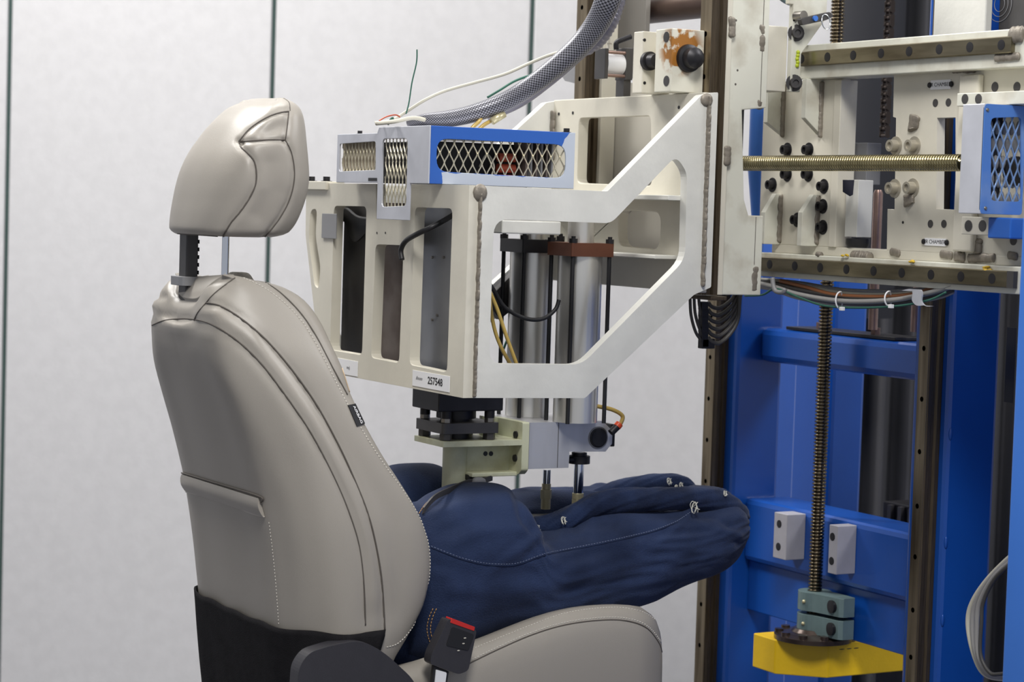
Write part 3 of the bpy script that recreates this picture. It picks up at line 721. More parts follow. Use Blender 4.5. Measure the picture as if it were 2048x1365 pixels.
obj('elbow_fitting', G().cyl((e2.x-.022, Yc2+.02, zu), (e2.x-.022, Yc2+.02, zu+.034), .0042).cyl((e2.x-.022, Yc2+.02, zu+.01), (e2.x-.022, Yc2+.02, zu+.022), .006), CREAM, ac, smooth=True)
# backing plate and posts behind that group
gp = G().box(XP0-.005, XP0-.001, 0, 0, 0, 0)
g = G(); q = PX(1190, 60, XP0+.05); q2 = PX(1290, 60, XP0+.05)
g.box(XP0+.05, XP0+.06, q2.y, q.y, zc1+.03, 2.02); t = tag(obj('mounting_plate', g, mat('mid_grey_plate', (132, 128, 122), .5), None, bevel=.001), 'dark grey upright mounting plate behind the compact air cylinder', 'plate')
t = thing('drive_shaft', 'thick dark brown horizontal shaft at the top between the slide rails', 'shaft', (2.1, 3.2, 1.75))
a = PX(1283, 20, XP0+.09); b = PX(1412, 12, XP0+.09); r_ = (PX(1350, -12, XP0+.09).z-PX(1350, 42, XP0+.09).z)/2
zc_ = (PX(1350, -12, XP0+.09).z+PX(1350, 42, XP0+.09).z)/2
obj('shaft_body', G().cyl((a.x, a.y, zc_), (b.x, b.y-.15, zc_), r_, 40), mat('dark_brown_shaft', (88, 70, 62), .35, .5, .2, 20), t, smooth=True)
obj('collar', G().cyl((a.x, a.y, zc_), (a.x, a.y+.012, zc_), r_*1.12, 40), DGREY, t, smooth=True)
t = thing('cable_clip_bracket', 'small grey bracket sticking out left of the far guide rail', 'bracket', (2.05, 3.45, 1.72))
q = [PX(a, b, XP0+.02) for a, b in ((1172, 118), (1122, 150), (1130, 162), (1155, 168), (1172, 205))]
obj('plate', G().prism([(p.y, p.z) for p in q]+[(q[0].y-.01, q[4].z), (q[0].y-.01, q[0].z)], 0, XP0+.02, XP0+.024), GREY, t)
# ------------------------------------------------------------------ bracket right of the pillar, with lever and key ring
XBk0 = PY(1541, 100, YP).x
bt = thing('bearing_bracket', 'cream bearing bracket between the slide pillar and the upper horizontal rail', 'bracket', (2.2, 3.0, 1.75))
q = XZ([(1541, 51), (1576, 50), (1575, 184), (1539, 185)], YP+.004)
xa = q[1][0]; zb_ = q[2][1]
obj('side_block', G().box(XP1+.0005, xa, YP+.004, YP+.05, zb_, q[0][1]), CREAM, bt, bevel=.0012)
q = XZ([(1564, -60), (1622, -60), (1640, 60), (1597, 108), (1594, 182), (1575, 184)], YP+.0)
q = [(xa-.008, 2.0), (q[1][0]+.03, 2.0), (q[1][0]+.03, q[2][1]+.02), (q[3][0], q[3][1]), (q[3][0], zb_), (xa+.0005, zb_), (xa+.0005, q[3][1]+.08), (xa-.008, q[3][1]+.08)]
obj('face_block', G().prism(q, 1, YP-.008, YP+.003), CREAMW, bt, bevel=.0012)
for px, py in ((1592, 66), (1588, 166)):
    h = PY(px, py, YP-.008); obj('bolt', G().bolt(h, (-.35, -1, 0), .0088, .011), DGREY, bt, smooth=True)
h = PY(1588, 40, YP-.008); obj('pin_hole', G().cyl((h.x, YP-.0085, h.z), (h.x, YP-.006, h.z), .0024), BLACK, bt)
lv = thing('clamp_lever', 'dark grey clamping lever with a bright blue button at the top of the bearing bracket', 'lever', (2.24, 2.95, 1.82))
YL = YP-.03
g = G().prism(roundpoly(XZ([(1598, 38), (1602, 51), (1648, 41), (1664, 33), (1656, 24), (1620, 32)], YL), .003), 1, YL-.005, YL+.006)
obj('handle', g, DGREY, lv, bevel=.001)
h = PY(1629, 37, YL-.005); obj('button', G().cyl((h.x, YL-.009, h.z), (h.x, YL-.005, h.z), .0045), BLUE2, lv, smooth=True)
obj('hub', G().cyl((h.x-.018, YL, h.z+.004), (h.x-.018, YP-.0085, h.z+.004), .008), STEEL, lv, smooth=True)
h = PY(1652, 44, YL-.008); n = 28
pth = [(h.x+.0085*math.cos(2*math.pi*i/n), h.y+.003*math.sin(2*math.pi*i/n), h.z+.0125*math.sin(2*math.pi*i/n)) for i in range(n)]
tag(obj('key_ring', G().tube(pth, .0011, 8, closed=True), CHROME, None, smooth='all'), 'steel split ring hanging from the end of the clamp lever', 'ring')
h = PY(1597, 119, YP-.012)
g = G(); [g.ball((h.x+random.uniform(-.001, .001), YP-.009, h.z+.012-.0055*k), .0036, (1, .8, 1)) for k in range(5)]
tag(obj('grease_blob', g, YG, None, smooth='all'), 'blob of yellow green grease at the left end of the upper rail', 'grease')
# grey disc rim at the top
h = PY(1600, 0, YP+.06)
tag(obj('hand_wheel', G().lathe((h.x-.004, h.y, h.z+.045), (0, 1, 0), [(0, .04), (.002, .0555), (.012, .0555), (.014, .05)], 40), TEAL, None, smooth=True), 'blue grey round disc at the very top behind the bearing bracket', 'wheel')
# ================================================================== horizontal carriage
XC = 2.285                       # face of the carriage plates
cg = thing('carriage_frame', 'cream painted welded carriage frame behind the horizontal rails and screw', 'frame', (2.33, 2.8, 1.4))
def zx(px, py, X=XC): return PX(px, py, X).z
ye0 = PX(2035, 596, 2.255).y
zU1 = PX(1606, 90, 2.27).z; zU0 = PX(1650, 156, 2.258).z
obj('upper_beam', G().box(2.258, 2.31, ye0-.09, 3.075, zU0, PX(1603, 97, 2.25).z+.006), CREAMW, cg, bevel=.0015)
zL1 = PX(1560, 489, 2.29).z; zL0 = PX(1640, 561, 2.258).z
zLm = PX(1700, 515, 2.258).z
obj('lower_beam', G().box(2.258, 2.335, ye0+.001, 3.17, zL0, zLm), CREAMW, cg, bevel=.0015)
obj('lower_ledge', G().box(XC, 2.34, ye0-.0, 3.17, zLm, zL1), CREAM, cg, bevel=.001)
yl0 = PX(1681, 300, XC).y; yl1 = 3.21
obj('left_plate', G().box(XC, XC+.016, yl0, yl1, zL1, zU0), CREAM, cg, bevel=.001)
obj('left_plate_edge', G().box(XC-.004, XC+.03, yl0-.0005, yl0+.018, zL1, zU0-.002), CREAM, cg, bevel=.001)
cut = [(1787, 170), (1914, 160), (1914, 150), (2047, 130), (2047, 545), (1911, 524), (1773, 512), (1775, 418), (1789, 420), (1792, 236), (1786, 234)]
q = YZ(cut, XC); q[2] = (q[2][0], zU0); q[1] = (q[1][0], zU0); q[0] = (q[0][0], zU0); q[3] = (ye0-.05, zU0); q[4] = (ye0-.05, zL1); q[5] = (q[5][0], zL1); q[6] = (q[6][0], zL1)
wnd = YZ([(1874, 236), (1911, 235), (1911, 420), (1872, 418)], XC)
obj('right_plate', G().prism(q, 0, XC, XC+.016, [wnd]), CREAM, cg, bevel=.001)
y0_ = PX(1951, 300, XC-.012).y; y1_ = PX(1912, 300, XC-.012).y
obj('upright_bar', G().box(XC-.012, XC-.0005, y0_, y1_, zL1+.003, zU0-.006), CREAM, cg, bevel=.003)
def wb(pts, r=.0065, X=XC, step=.007):
    a = PX(pts[0][0], pts[0][1], X-.001); b = PX(pts[1][0], pts[1][1], X-.001); return bead(cg, a, b, r, 1, step=step)
wb([(1958, 152), (1956, 182)], .008); wb([(1957, 478), (1955, 508)], .009); wb([(1905, 138), (1952, 136)], .007); wb([(1908, 512), (1930, 516)], .008); wb([(1935, 517), (1990, 516)], .007)
wb([(2024, 70), (2046, 68)], .012, 2.2575); wb([(1990, 116), (2040, 112)], .006, 2.2575); wb([(1880, 508), (1905, 512)], .006); wb([(1780, 503), (1800, 508)], .006); wb([(2015, 510), (2035, 514)], .006)
# weld pads along the lower ledge
bead(cg, PX(1706, 512, 2.27), PX(1783, 517, 2.27), .0085, 0); bead(cg, PX(1634, 509, 2.262), PX(1654, 511, 2.262), .005, 0)
# gussets on the left plate
for (x0, x1, ys) in ((1536, 1569, (183, 183, 270, 245)), (1611, 1645, (163, 163, 270, 236))):
    yy = PX(x1, 200, XC).y
    d_ = [PY(x0, ys[0], yy), PY(x1, ys[1], yy), PY(x1-2, ys[2], yy), PY(x0, ys[3], yy)]
    pl = [(XC-.034, zU0), (XC-.0005, zU0), (XC-.0005, d_[2].z), (XC-.034, d_[3].z)]
    obj('gusset', G().prism(pl, 1, yy, yy+.012), CREAMW, cg, bevel=.0008)
    bead(cg, (XC-.001, yy-.001, zU0-.004), (XC-.001, yy-.001, d_[2].z-.004), .006, 0)
for (x0, x1, yt, ym) in ((1527, 1562, 388, 425), (1600, 1637, 390, 425)):
    yy = PX(x1, 440, XC).y
    a = PY(x1, yt, yy); b = PY(x0, ym, yy)
    pl = [(XC-.034, zL1-.0), (XC-.0005, zL1), (XC-.0005, a.z), (XC-.012, a.z), (XC-.034, b.z)]
    obj('gusset', G().prism(pl, 1, yy, yy+.012), CREAMW, cg, bevel=.0008)
    bead(cg, (XC-.001, yy-.001, zL1+.003), (XC-.001, yy-.001, a.z), .0065, 0)
for px, py in ((1575, 300), (1618, 300), (1575, 349), (1617, 349), (1545, 370), (1648, 373), (1646, 413), (1646, 455), (1595, 440)):
    obj('bolt', G().bolt(PX(px, py, XC), (-1, 0, 0), .0078, .011), BLACK, cg, smooth=True)
for px, py in ((1792, 292), (1829, 292), (1790, 377), (1826, 376)):
    obj('bolt', G().bolt(PX(px, py, XC), (-1, 0, 0), .0095, .014), mat('pale_bolt_steel', (176, 170, 156), .4, .5) if px == 1792 else bpy.data.materials['pale_bolt_steel'], cg, smooth=True)
for px, py in ((1871, 206), (1897, 205), (1861, 448), (1888, 448), (1990, 174), (2034, 174), (2027, 481)):
    h = PX(px, py, XC); obj('bolt_hole', G().cyl((XC-.0006, h.y, h.z), (XC+.001, h.y, h.z), .0062 if px < 1900 else .0075), DGREY, cg, smooth=True)
q = PX(1806, 445, XC); obj('bolt_hole', G().cyl((XC-.0006, q.y, q.z), (XC+.001, q.y, q.z), .0022), BLACK, cg)
wb([(1830, 232), (1826, 262)], .012); wb([(1818, 388), (1818, 412)], .012)
# name plates
def nameplate(px0, px1, py0, py1, label):
    a = PX(px0, py0, XC); b = PX(px1, py1, XC)
    t = thing('name_plate', label, 'plate', (XC-.001, (a.y+b.y)/2, b.z), 'small engraved name plates')
    zm = (a.z+b.z)/2
    obj('plate', G().box(XC-.0016, XC-.0002, b.y, a.y, b.z, a.z), WHITE, t)
    text_obj('lettering', 'IR CHAMBER', .0086, t, face_mtx((XC-.0017, (a.y+b.y)/2, zm), (0, -1, 0), (0, 0, 1)), INK, sx=1.0, ext=.0001)
    for y in (a.y+.002, b.y-.002): obj('screw', G().lathe((XC-.0012, y, zm), (-1, 0, 0), [(0, .0045), (.002, .004), (.003, .002)]), BLACK, t, smooth=True)
nameplate(1863, 1902, 161, 178, 'small white name plate on the upper right of the carriage frame')
nameplate(1851, 1893, 476, 493, 'small white name plate low on the carriage frame above the lower rail')
# horizontal rails
def hrail(label, y0, y1, z0, z1, holes, X=2.25):
    t = thing('linear_rail', label, 'rail', (X+.01, (y0+y1)/2, z0), 'horizontal linear rails')
    w = z1-z0; hh = 2.258-X-.0003
    prof = [(X+.0015, z0), (X, z0+.0015), (X, z1-.0015), (X+.0015, z1), (X+hh, z1), (X+hh, z0)]
    obj('profile', G().add(*(lambda g: (g.v, g.f))(G().prism([(p[0], p[1]) for p in prof], 1, y0, y1))), RAIL, t)
    for y in holes:
        obj('mounting_hole', G().lathe((X+.002, y, (z0+z1)/2), (-1, 0, 0), [(0, .003), (.0001, .0072), (.0023, .0078), (.0024, .007)]), BLACK, t, smooth=True)
    return t
hu = [PX(px, 105, 2.25).y for px in (1603.6, 1655, 1706.5, 1762, 1818, 1878, 1939, 2001.8)]
hrail('upper horizontal linear rail with a row of bolt holes, oily steel', 2.545, 3.06, 1.7495, 1.7742, hu)
hl = [PX(px, 545, 2.25).y for px in (1538.7, 1589, 1640, 1692.5, 1747, 1803.5, 1862, 1922, 1984.4)]
hrail('lower horizontal linear rail with bolt holes and yellow grease specks', 2.532, 3.16, 1.4045, 1.4295, hl)
obj('end_cap', G().box(2.2495, 2.2575, 2.517, 2.5315, 1.4045, 1.4295), DGREY, cg)
for px, py in ((1689, 511), (1825, 523), (1970, 535), (1976, 540)):
    q = PX(px, py, 2.254); g = G(); [g.ball((q.x+random.uniform(-.002, .002), q.y+random.uniform(-.006, .006), q.z+random.uniform(-.001, .001)), .0026, (1, 1.6, .7)) for _ in range(4)]
    tag(obj('grease_blob', g, YGR, None, smooth='all'), {1689: 'leftmost yellow grease speck on the lower rail', 1825: 'yellow grease speck on the middle of the lower rail', 1970: 'yellow grease speck at the right end of the lower rail', 1976: 'yellow grease speck just below another one at the right rail end'}[px], 'grease', 'grease specks on the lower rail')
# ------------------------------------------------------------------ ball screws
def screw(name, label, p0, p1, r, pitch, m, group=None):
    p0 = Vector(p0); p1 = Vector(p1); ax = (p1-p0); Ln = ax.length; ax.normalize(); u = ax.orthogonal().normalized(); w = ax.cross(u)
    nt = 20; per = 8; n = int(Ln/pitch*per); v = []; f = []
    for i in range(n+1):
        for j in range(nt):
            th = 2*math.pi*j/nt; ph = (i/per-j/nt) % 1.0
            rr = r*(1-.3*max(0, math.cos(2*math.pi*ph)))
            v.append(p0+ax*(Ln*i/n)+(u*math.cos(th)+w*math.sin(th))*rr)
    for i in range(n):
        for j in range(nt): f.append((i*nt+j, i*nt+(j+1) % nt, (i+1)*nt+(j+1) % nt, (i+1)*nt+j))
    f.append(tuple(range(nt-1, -1, -1))); f.append(tuple(n*nt+j for j in range(nt)))
    return tag(obj(name, G().add(v, f), m, None, smooth='all'), label, 'screw', group)
XS = 2.225
a = PX(1487, 325, XS); b = PX(1921, 328, XS); zz = (a.z+b.z)/2
screw('ball_screw', 'long horizontal ball screw with fine thread running to the blue guard', (XS, 3.24, zz), (XS, b.y-.006, zz), .0130, .0060, SCREW)
zq = 1.80
a = PX(1640, 900, 2.44)
screw('ball_screw', 'upright ball screw standing on the clamps above the yellow block', (2.44, 3.214, .79), (2.44, 3.214, 2.0), .0125, .0062, SCREWV)
# ------------------------------------------------------------------ things between the carriage plates
t = thing('bumper_stop', 'pale square bumper tube with black tape and a round rubber foot above the lower beam', 'bumper', (2.31, 2.95, zL1))
a = PX(1681, 360, XC+.01); b = PX(1718, 472, XC+.01)
yy = PX(1683, 420, XC-.005).y; x1 = PY(1719, 420, yy-.002).x
obj('tube', G().box(XC+.0, x1, yy-.036, yy-.004, PY(1700, 474, yy).z, PY(1700, 360, yy).z), WHITEW, t, bevel=.001)
q = XZ([(1686, 360), (1709, 360), (1706, 390), (1700, 393), (1686, 384)], yy-.037); obj('tape', G().prism(q, 1, yy-.0368, yy-.0362), BLACKP, t)
zf = PY(1700, 475, yy).z
obj('rubber_foot', G().lathe(((XC+x1)/2, yy-.02, zL1+.001), (0, 0, 1), [(0, .017), (.006, .0195), (.014, .0195), (zf-zL1-.002, .016)]), RUBBER, t, smooth=True)
g = G().box(2.34, 2.37, PX(1733, 330, 2.34).y, PX(1682, 330, 2.34).y, PX(1700, 369, 2.34).z, PX(1700, 286, 2.34).z)
tag(obj('grey_spacer_block', g, GREY, None, bevel=.001), 'plain grey block behind the horizontal screw', 'block')
def crod(px, py0, py1, X, label):
    a = PX(px, (py0+py1)/2, X); z1 = zpy(py0, X, a.y); z0 = zpy(py1, X, a.y)
    return tag(obj('copper_rod', G().lathe((X, a.y, z0), (0, 0, 1), [(0, .0085), (z1-z0-.006, .0085), (z1-z0, .006)], 20), COPPER, None, smooth=True), label, 'rod', 'copper rods')
crod(1751, 380, 660, 2.50, 'copper coloured upright rod rising between the carriage plates')
crod(1832, 575, 664, 2.52, 'short copper coloured rod beside the right column rail above the cross tube')
# ------------------------------------------------------------------ blue guard box at the end of the screw
XQ = 2.19; y_f = PX(1966, 300, XQ).y; y_b = PX(1922, 300, XQ).y
gz1 = PY(1966, 207, y_f).z; gz0 = PY(1966, 428, y_f).z
gx = thing('screw_guard', 'silver and blue motor guard with a diamond mesh window at the right edge', 'guard', (2.28, (y_f+y_b)/2, gz0))
xe = 2.2695
obj('shell', G().box(XQ, XQ+.004, y_f+.0005, y_b, gz0, gz1).box(XQ+.004, xe, y_f+.004, y_b, gz1-.004, gz1).box(XQ+.004, xe, y_f+.004, y_b, gz0, gz0+.004), GUARD, gx, bevel=.001)
q = [(XQ, gz0), (XQ, gz1), (xe, gz1), (xe, gz0)]
wq = roundpoly(XZ([(1982, 236), (2043, 234), (2043, 404), (1982, 402)], y_f), .008)
obj('front_sheet', G().prism(roundpoly(q, .006), 1, y_f, y_f+.003, [wq]), mat('pale_blue_guard_paint', (74, 122, 196), .4, 0, 0, 12, col2=(110, 142, 196), thr=(.3, .5)), gx, bevel=.0008)
u0, u1, v0, v1 = bb(wq); mesh_panel(u0-.002, u1+.002, v0-.003, v1+.003, lambda a, b, d: Vector((a, y_f+.006+d, b)), .0145, .034, .0012, mat('blue_mesh_metal', (130, 160, 205), .4, .3), gx)
for px, py in ((1975, 220), (1971, 417)):
    h = PY(px, py, y_f); obj('rivet', G().lathe((h.x, y_f, h.z), (0, -1, 0), [(0, .003), (.0015, .002)], 12), STEEL, gx, smooth=True)
ins = thing('servo_motor', 'dark motor with pale cooling ribs behind the blue mesh', 'motor', (2.26, y_f+.03, gz0+.005))
obj('housing', G().box(XQ+.02, xe-.018, y_f+.03, y_b-.004, gz0+.006, gz1-.006), NAVYD, ins)
for r_i in range(5):
    for c_i in range(6): obj('rib', G().ball((XQ+.035+.014*c_i+(.007 if r_i % 2 else 0), y_f+.028, gz0+.024+.026*r_i), .0075, (.7, .6, 1.5)), GREY, ins, smooth='all')
obj('fan', G().lathe((XQ+.085, y_f+.018, (gz0+gz1)/2-.015), (0, 1, 0), [(0, .01), (.003, .022), (.01, .022)]), BLACK, ins, smooth=True)
mk = thing('guard_mount', 'cream mounting block with two bolt holes under the blue guard', 'block', (2.23, 2.5, 1.45))
q0 = PX(1923, 450, 2.23); q1 = PX(1980, 450, 2.23)
zm1 = PX(1950, 434, 2.23).z; zm0 = PX(1950, 470, 2.23).z
obj('body', G().box(2.23, 2.28, q1.y, q0.y, zm0, zm1), CREAM, mk, bevel=.001)
for px in (1937, 1965):
    h = PX(px, 452, 2.23); obj('counterbore', G().lathe((2.231, h.y, h.z), (-1, 0, 0), [(0, .003), (.0001, .0085), (.0014, .0085), (.0015, .0065)]), DGREY, mk, smooth=True)
obj('blue_block', G().box(2.225, 2.28, q1.y-.05, q1.y-.001, zm0-.004, zm1), BLUEL, mk, bevel=.002, label='blue painted end of the mount')
q0 = PX(1914, 196, 2.24); q1 = PX(1975, 196, 2.24)
mk2 = thing('guard_mount', 'cream mounting block with two bolt holes on top behind the blue guard', 'block', (2.25, 2.5, 1.7))
zz1 = PX(1940, 186, 2.24).z; zz0 = PX(1940, 212, 2.24).z
obj('body', G().box(2.24, 2.284, q1.y-.08, q0.y, zz0, zz1), CREAMW, mk2, bevel=.001)
for px in (1930, 1957):
    h = PX(px, 198, 2.24); obj('counterbore', G().lathe((2.241, h.y, h.z), (-1, 0, 0), [(0, .003), (.0001, .0075), (.0014, .0075), (.0015, .006)]), DGREY, mk2, smooth=True)
# ================================================================== blue column
XR = 2.40; XT = 2.43
cf = thing('blue_machine_column', 'glossy blue painted welded steel column of square posts and cross tubes', 'frame', (2.6, 3.2, 0))
yA0, yA1 = 3.470, 3.55      # left post
yB0, yB1 = 2.862, 2.955      # right post
xA = PY(1562, 800, yA0).x
def boxb(name, x0, x1, y0, y1, z0, z1, b=.006, lab=None): return obj(name, G().box(x0, x1, y0, y1, z0, z1), BLUE, cf, bevel=b, label=lab)
boxb('left_post', XT, xA, yA0, yA1, .05, 1.42, .008)
xB = PY(1992, 900, yB0).x
boxb('right_post', XT, xB, yB0, yB1, .05, 1.95, .008)
boxb('upper_cross_tube', 2.48, 2.57, yB1+.001, yA0-.001, PX(1560, 728, 2.48).z, PX(1560, 660, 2.48).z, .012)
boxb('lower_cross_tube', 2.46, 2.56, yB1+.001, yA0-.001, .848, .966, .01)
boxb('apron_plate', 2.475, 2.49, yB1-.0+.001, yA0-.001, .752, .847, .002)
boxb('side_panel', 2.60, 2.61, 2.30, yB0-.001, .05, 1.95, .002)
q0 = PX(2012, 730, 2.598); q1 = PX(2031, 730, 2.598)
obj('slot', G().box(2.597, 2.5995, q1.y, q0.y, PX(2020, 806, 2.598).z, PX(2020, 655, 2.598).z), RUBBER, cf)
boxb('rear_panel', 2.74, 2.75, 3.60, 4.0, .05, 1.45, .002)
boxb('rear_post', 2.66, 2.74, 3.475, 3.60, .05, 1.42, .008)
boxb('rear_rail_tube', 2.46, 2.60, yA0+.005, yA1-.005, .02, .05, .004)
boxb('base_plate', 2.25, 2.9, 2.6, 4.0, .0, .02, .004)
boxb('base_pad', XT, xB, yB0, yB1, .02, .05, .002)
# pale weld line where flats meet the posts
x_ = PY(1900, 900, yB0).x
for z in (.97, .84, 1.15, .7):
    obj('weld_drip', G().ball((x_, yB0, z), .006, (.6, .4, 1.8)), BLUE, cf, smooth='all')
# blue tapered post seen in the notch of the pillar
c0 = PX(1521, 300, 2.33)
z_t = PX(1512, 432, 2.33).z
tp = G().lathe((2.33, c0.y, z_t-.11), (0, 0, 1), [(0, .012), (.11, .012), (.19, .021), (.36, .021)], 32)
tag(obj('tapered_post', tp, BLUE2, None, smooth=True), 'bright blue tapered round post seen through the notch of the slide pillar', 'post')
# bright near post at the right edge
Xn = 2.20; yn1 = PX(2024, 900, Xn).y
np_ = thing('outer_post', 'bright blue outer post at the right edge, nearest the camera', 'post', (Xn+.06, yn1-.06, 0))
obj('post', G().box(Xn, Xn+.12, yn1-.12, yn1, 0, PX(2040, 434, Xn).z), BLUE2, np_, bevel=.003)
# column rails
hz_l = [PX(1420, a, XR).z for a in (737, 833, 924, 1201, 1293)]
dz = .0
def holes_at(px, pys): return [PX(px, a, XR).z for a in pys]
vrail('column_rail', 'long vertical rail with bolt holes along the left blue post', 'rail', 'column rails', XR, 3.497, 3.529, .0295, .06, 1.43, RAILV, [.68+.0785*k for k in range(11)], 0)
hr = [PX(1848, 696, XR).z]
vrail('column_rail', 'long vertical rail with bolt holes along the right blue post', 'rail', 'column rails', XR, 2.879, 2.907, .0295, .06, 1.95, RAILV, [z for z in (PX(1845, a, XR).z for a in (1322, 1226, 1118, 1015, 905, 799, 697, 22))], 0)
# ------------------------------------------------------------------ machined stop blocks
def stop(px0, pxm, px1, py0, py1, label, marks):
    X0 = 2.418; ym = PX(pxm, (py0+py1)/2, X0).y; yl = PX(px0, (py0+py1)/2, X0).y
    z1 = PX(pxm, py0, X0).z; z0 = PX(pxm, py1, X0).z
    t = thing('stop_block', label, 'block', (X0+.02, (ym+yl)/2, z0), 'machined stop blocks')
    obj('body', G().box(X0, 2.4595, ym, yl, z0, z1), mat('bead_blasted_aluminium', (176, 174, 180), .5, .3, .08, 40) if 'bead_blasted_aluminium' not in bpy.data.materials else bpy.data.materials['bead_blasted_aluminium'], t, bevel=.001)
    for k in (.24, .74):
        obj('counterbore', G().lathe((X0+.001, ym+(yl-ym)*.6, z1-(z1-z0)*k), (-1, 0, 0), [(0, .003), (.0001, .0072), (.0013, .0072), (.0014, .006)]), BLACK, t, smooth=True)
    return t
stop(1547, 1573, 1607, 1030, 1122, 'pale aluminium stop block left of the upright ball screw', 3)
stop(1657, 1674, 1712, 1053, 1151, 'pale aluminium stop block right of the upright ball screw', 0)
# ------------------------------------------------------------------ screw foot: bearing, clamps, yellow block
sx, sy = 2.44, 3.214
def scz(py): return zpy(py, sx, sy)
yb = thing('yellow_bearing_block', 'bright yellow painted chamfered bearing block under the upright ball screw', 'block', (sx+.05, sy, scz(1345)))
x0 = PY(1532, 1310, sy).x
zy1 = scz(1279); zy0 = scz(1347)
yN = PY(1655, 1310, 3.17)
xn = yN.x
pl = [(sx-.078, sy+.06), (sx-.078, sy+.012), (sx-.035, 3.165), (2.74, 3.165), (2.74, sy+.06)]
pl = [(sx-.070, sy+.085), (sx-.070, sy+.018), (xn, 3.168), (2.635, 3.168), (2.635, sy+.085)]
obj('body', G().prism(pl, 2, zy0, zy1), YELLOW, yb, bevel=.002)
for k in range(3): obj('scratch', G().ball((xn+.03+.016*k, 3.168, zy1-.012), .004, (1.5, .1, .22)), BLACK, yb)
bf = thing('bearing_flange', 'dark greasy round bearing flange with bolt heads on the yellow block', 'bearing', (sx, sy, zy1))
obj('disc', G().lathe((sx, sy, zy1+.0005), (0, 0, 1), [(0, .07), (.008, .07), (.012, .06), (.014, .04), (.02, .035)], 40), mat('greasy_dark_steel', (84, 72, 66), .25, .6, .3, 40), bf, smooth=True)
for k in range(10):
    a = 2*math.pi*k/10; obj('bolt', G().cyl((sx+.061*math.cos(a), sy+.061*math.sin(a), zy1+.006), (sx+.061*math.cos(a), sy+.061*math.sin(a), zy1+.0165), .008, 12), bpy.data.materials['greasy_dark_steel'], bf, smooth=True)
def clamp(z0, z1, label, ang):
    t = thing('shaft_collar_clamp', label, 'clamp', (sx, sy, z0), 'clamps round the screw foot')
    pts = []
    for k in range(21):
        a = math.radians(150+ (360-150-ang) *k/20); 
    outp = [(sx+.030*math.cos(math.radians(a)), sy+.030*math.sin(math.radians(a))) for a in range(20, 321, 12)]
    outp = [(sx+.030*math.cos(math.radians(a)), sy+.030*math.sin(math.radians(a))) for a in range(-40, 231, 12)]
    outp += [(sx-.016, sy-.045), (sx-.010, sy-.084), (sx-.004, sy-.090), (sx+.020, sy-.090), (sx+.024, sy-.084), (sx+.024, sy-.040)]
    inn = circ(sx, sy, .0135, 24)
    obj('ring', G().prism(outp, 2, z0, z1, [inn]), TEAL, t, bevel=.003)
    obj('bolt', G().lathe((sx-.010, sy-.068, (z0+z1)/2), (-1, .1, 0), [(0, .0115), (.006, .0115), (.0065, .007)], 16), BLACK, t, smooth=True)
    obj('grease_nipple', G().ball((sx-.0295, sy-.008, (z0+z1)/2), .0035), BRASS, t, smooth='all')
clamp(scz(1219), scz(1182), 'grey green clamp, upper of the two round the screw foot', 40)
clamp(scz(1263), scz(1226), 'grey green clamp, lower of the two round the screw foot', 40)
q = PX(1698, 1260, sx-.03); tag(obj('lifting_eye', G().tube([(sx+.058+.008*math.cos(2*math.pi*i/20), sy-.045, zy1+.016+.012*math.sin(2*math.pi*i/20)) for i in range(20)], .003, 8, closed=True), CHROME, None, smooth='all'), 'small shiny eye bolt beside the bearing flange', 'eye bolt')
# ------------------------------------------------------------------ bolts plate above the upper cross tube
t = thing('tie_plate', 'dark steel plate with bolts lying above the blue upper cross tube', 'plate', (2.52, 3.2, PX(1560, 660, 2.48).z+.001))
zt_c = PX(1560, 660, 2.48).z+.001
obj('plate', G().box(2.49, 2.56, 3.08, 3.40, zt_c, zt_c+.006), BLACK, t, bevel=.001)
for y in (3.32, 3.16): obj('bolt', G().hexa((2.51, y, zt_c+.006), (2.51, y, zt_c+.018), .009), COPPER, t)
# ------------------------------------------------------------------ roller chain
ch = thing('roller_chain', 'black greasy roller chain hanging between the carriage plates', 'chain', (2.6, 2.95, 1.5))
cx = 2.62; c = PX(1774, 150, cx); ztop = 1.96; z = PX(1772, 272, cx).z; k = 0
rel = 0
g = G(); g2 = G(); zz = z
n = 0
while zz < ztop and n < 48:
    for s in (-1, 1):
        w_ = .0055 if n % 2 else .0085
        yv = c.y+s*w_
        obj('link_plate', G().prism(roundpoly([(cx-.0055, zz-.003), (cx+.0055, zz-.003), (cx+.0045, zz+.0075), (cx+.0055, zz+.018), (cx-.0055, zz+.018), (cx-.0045, zz+.0075)], .003), 1, yv-.0009, yv+.0009), CHAINM, ch)
    obj('roller', G().cyl((cx, c.y-.0095, zz+.0), (cx, c.y+.0095, zz+.0), .0042, 12), CHAINM, ch, smooth=True)
    zz += .0127; n += 1
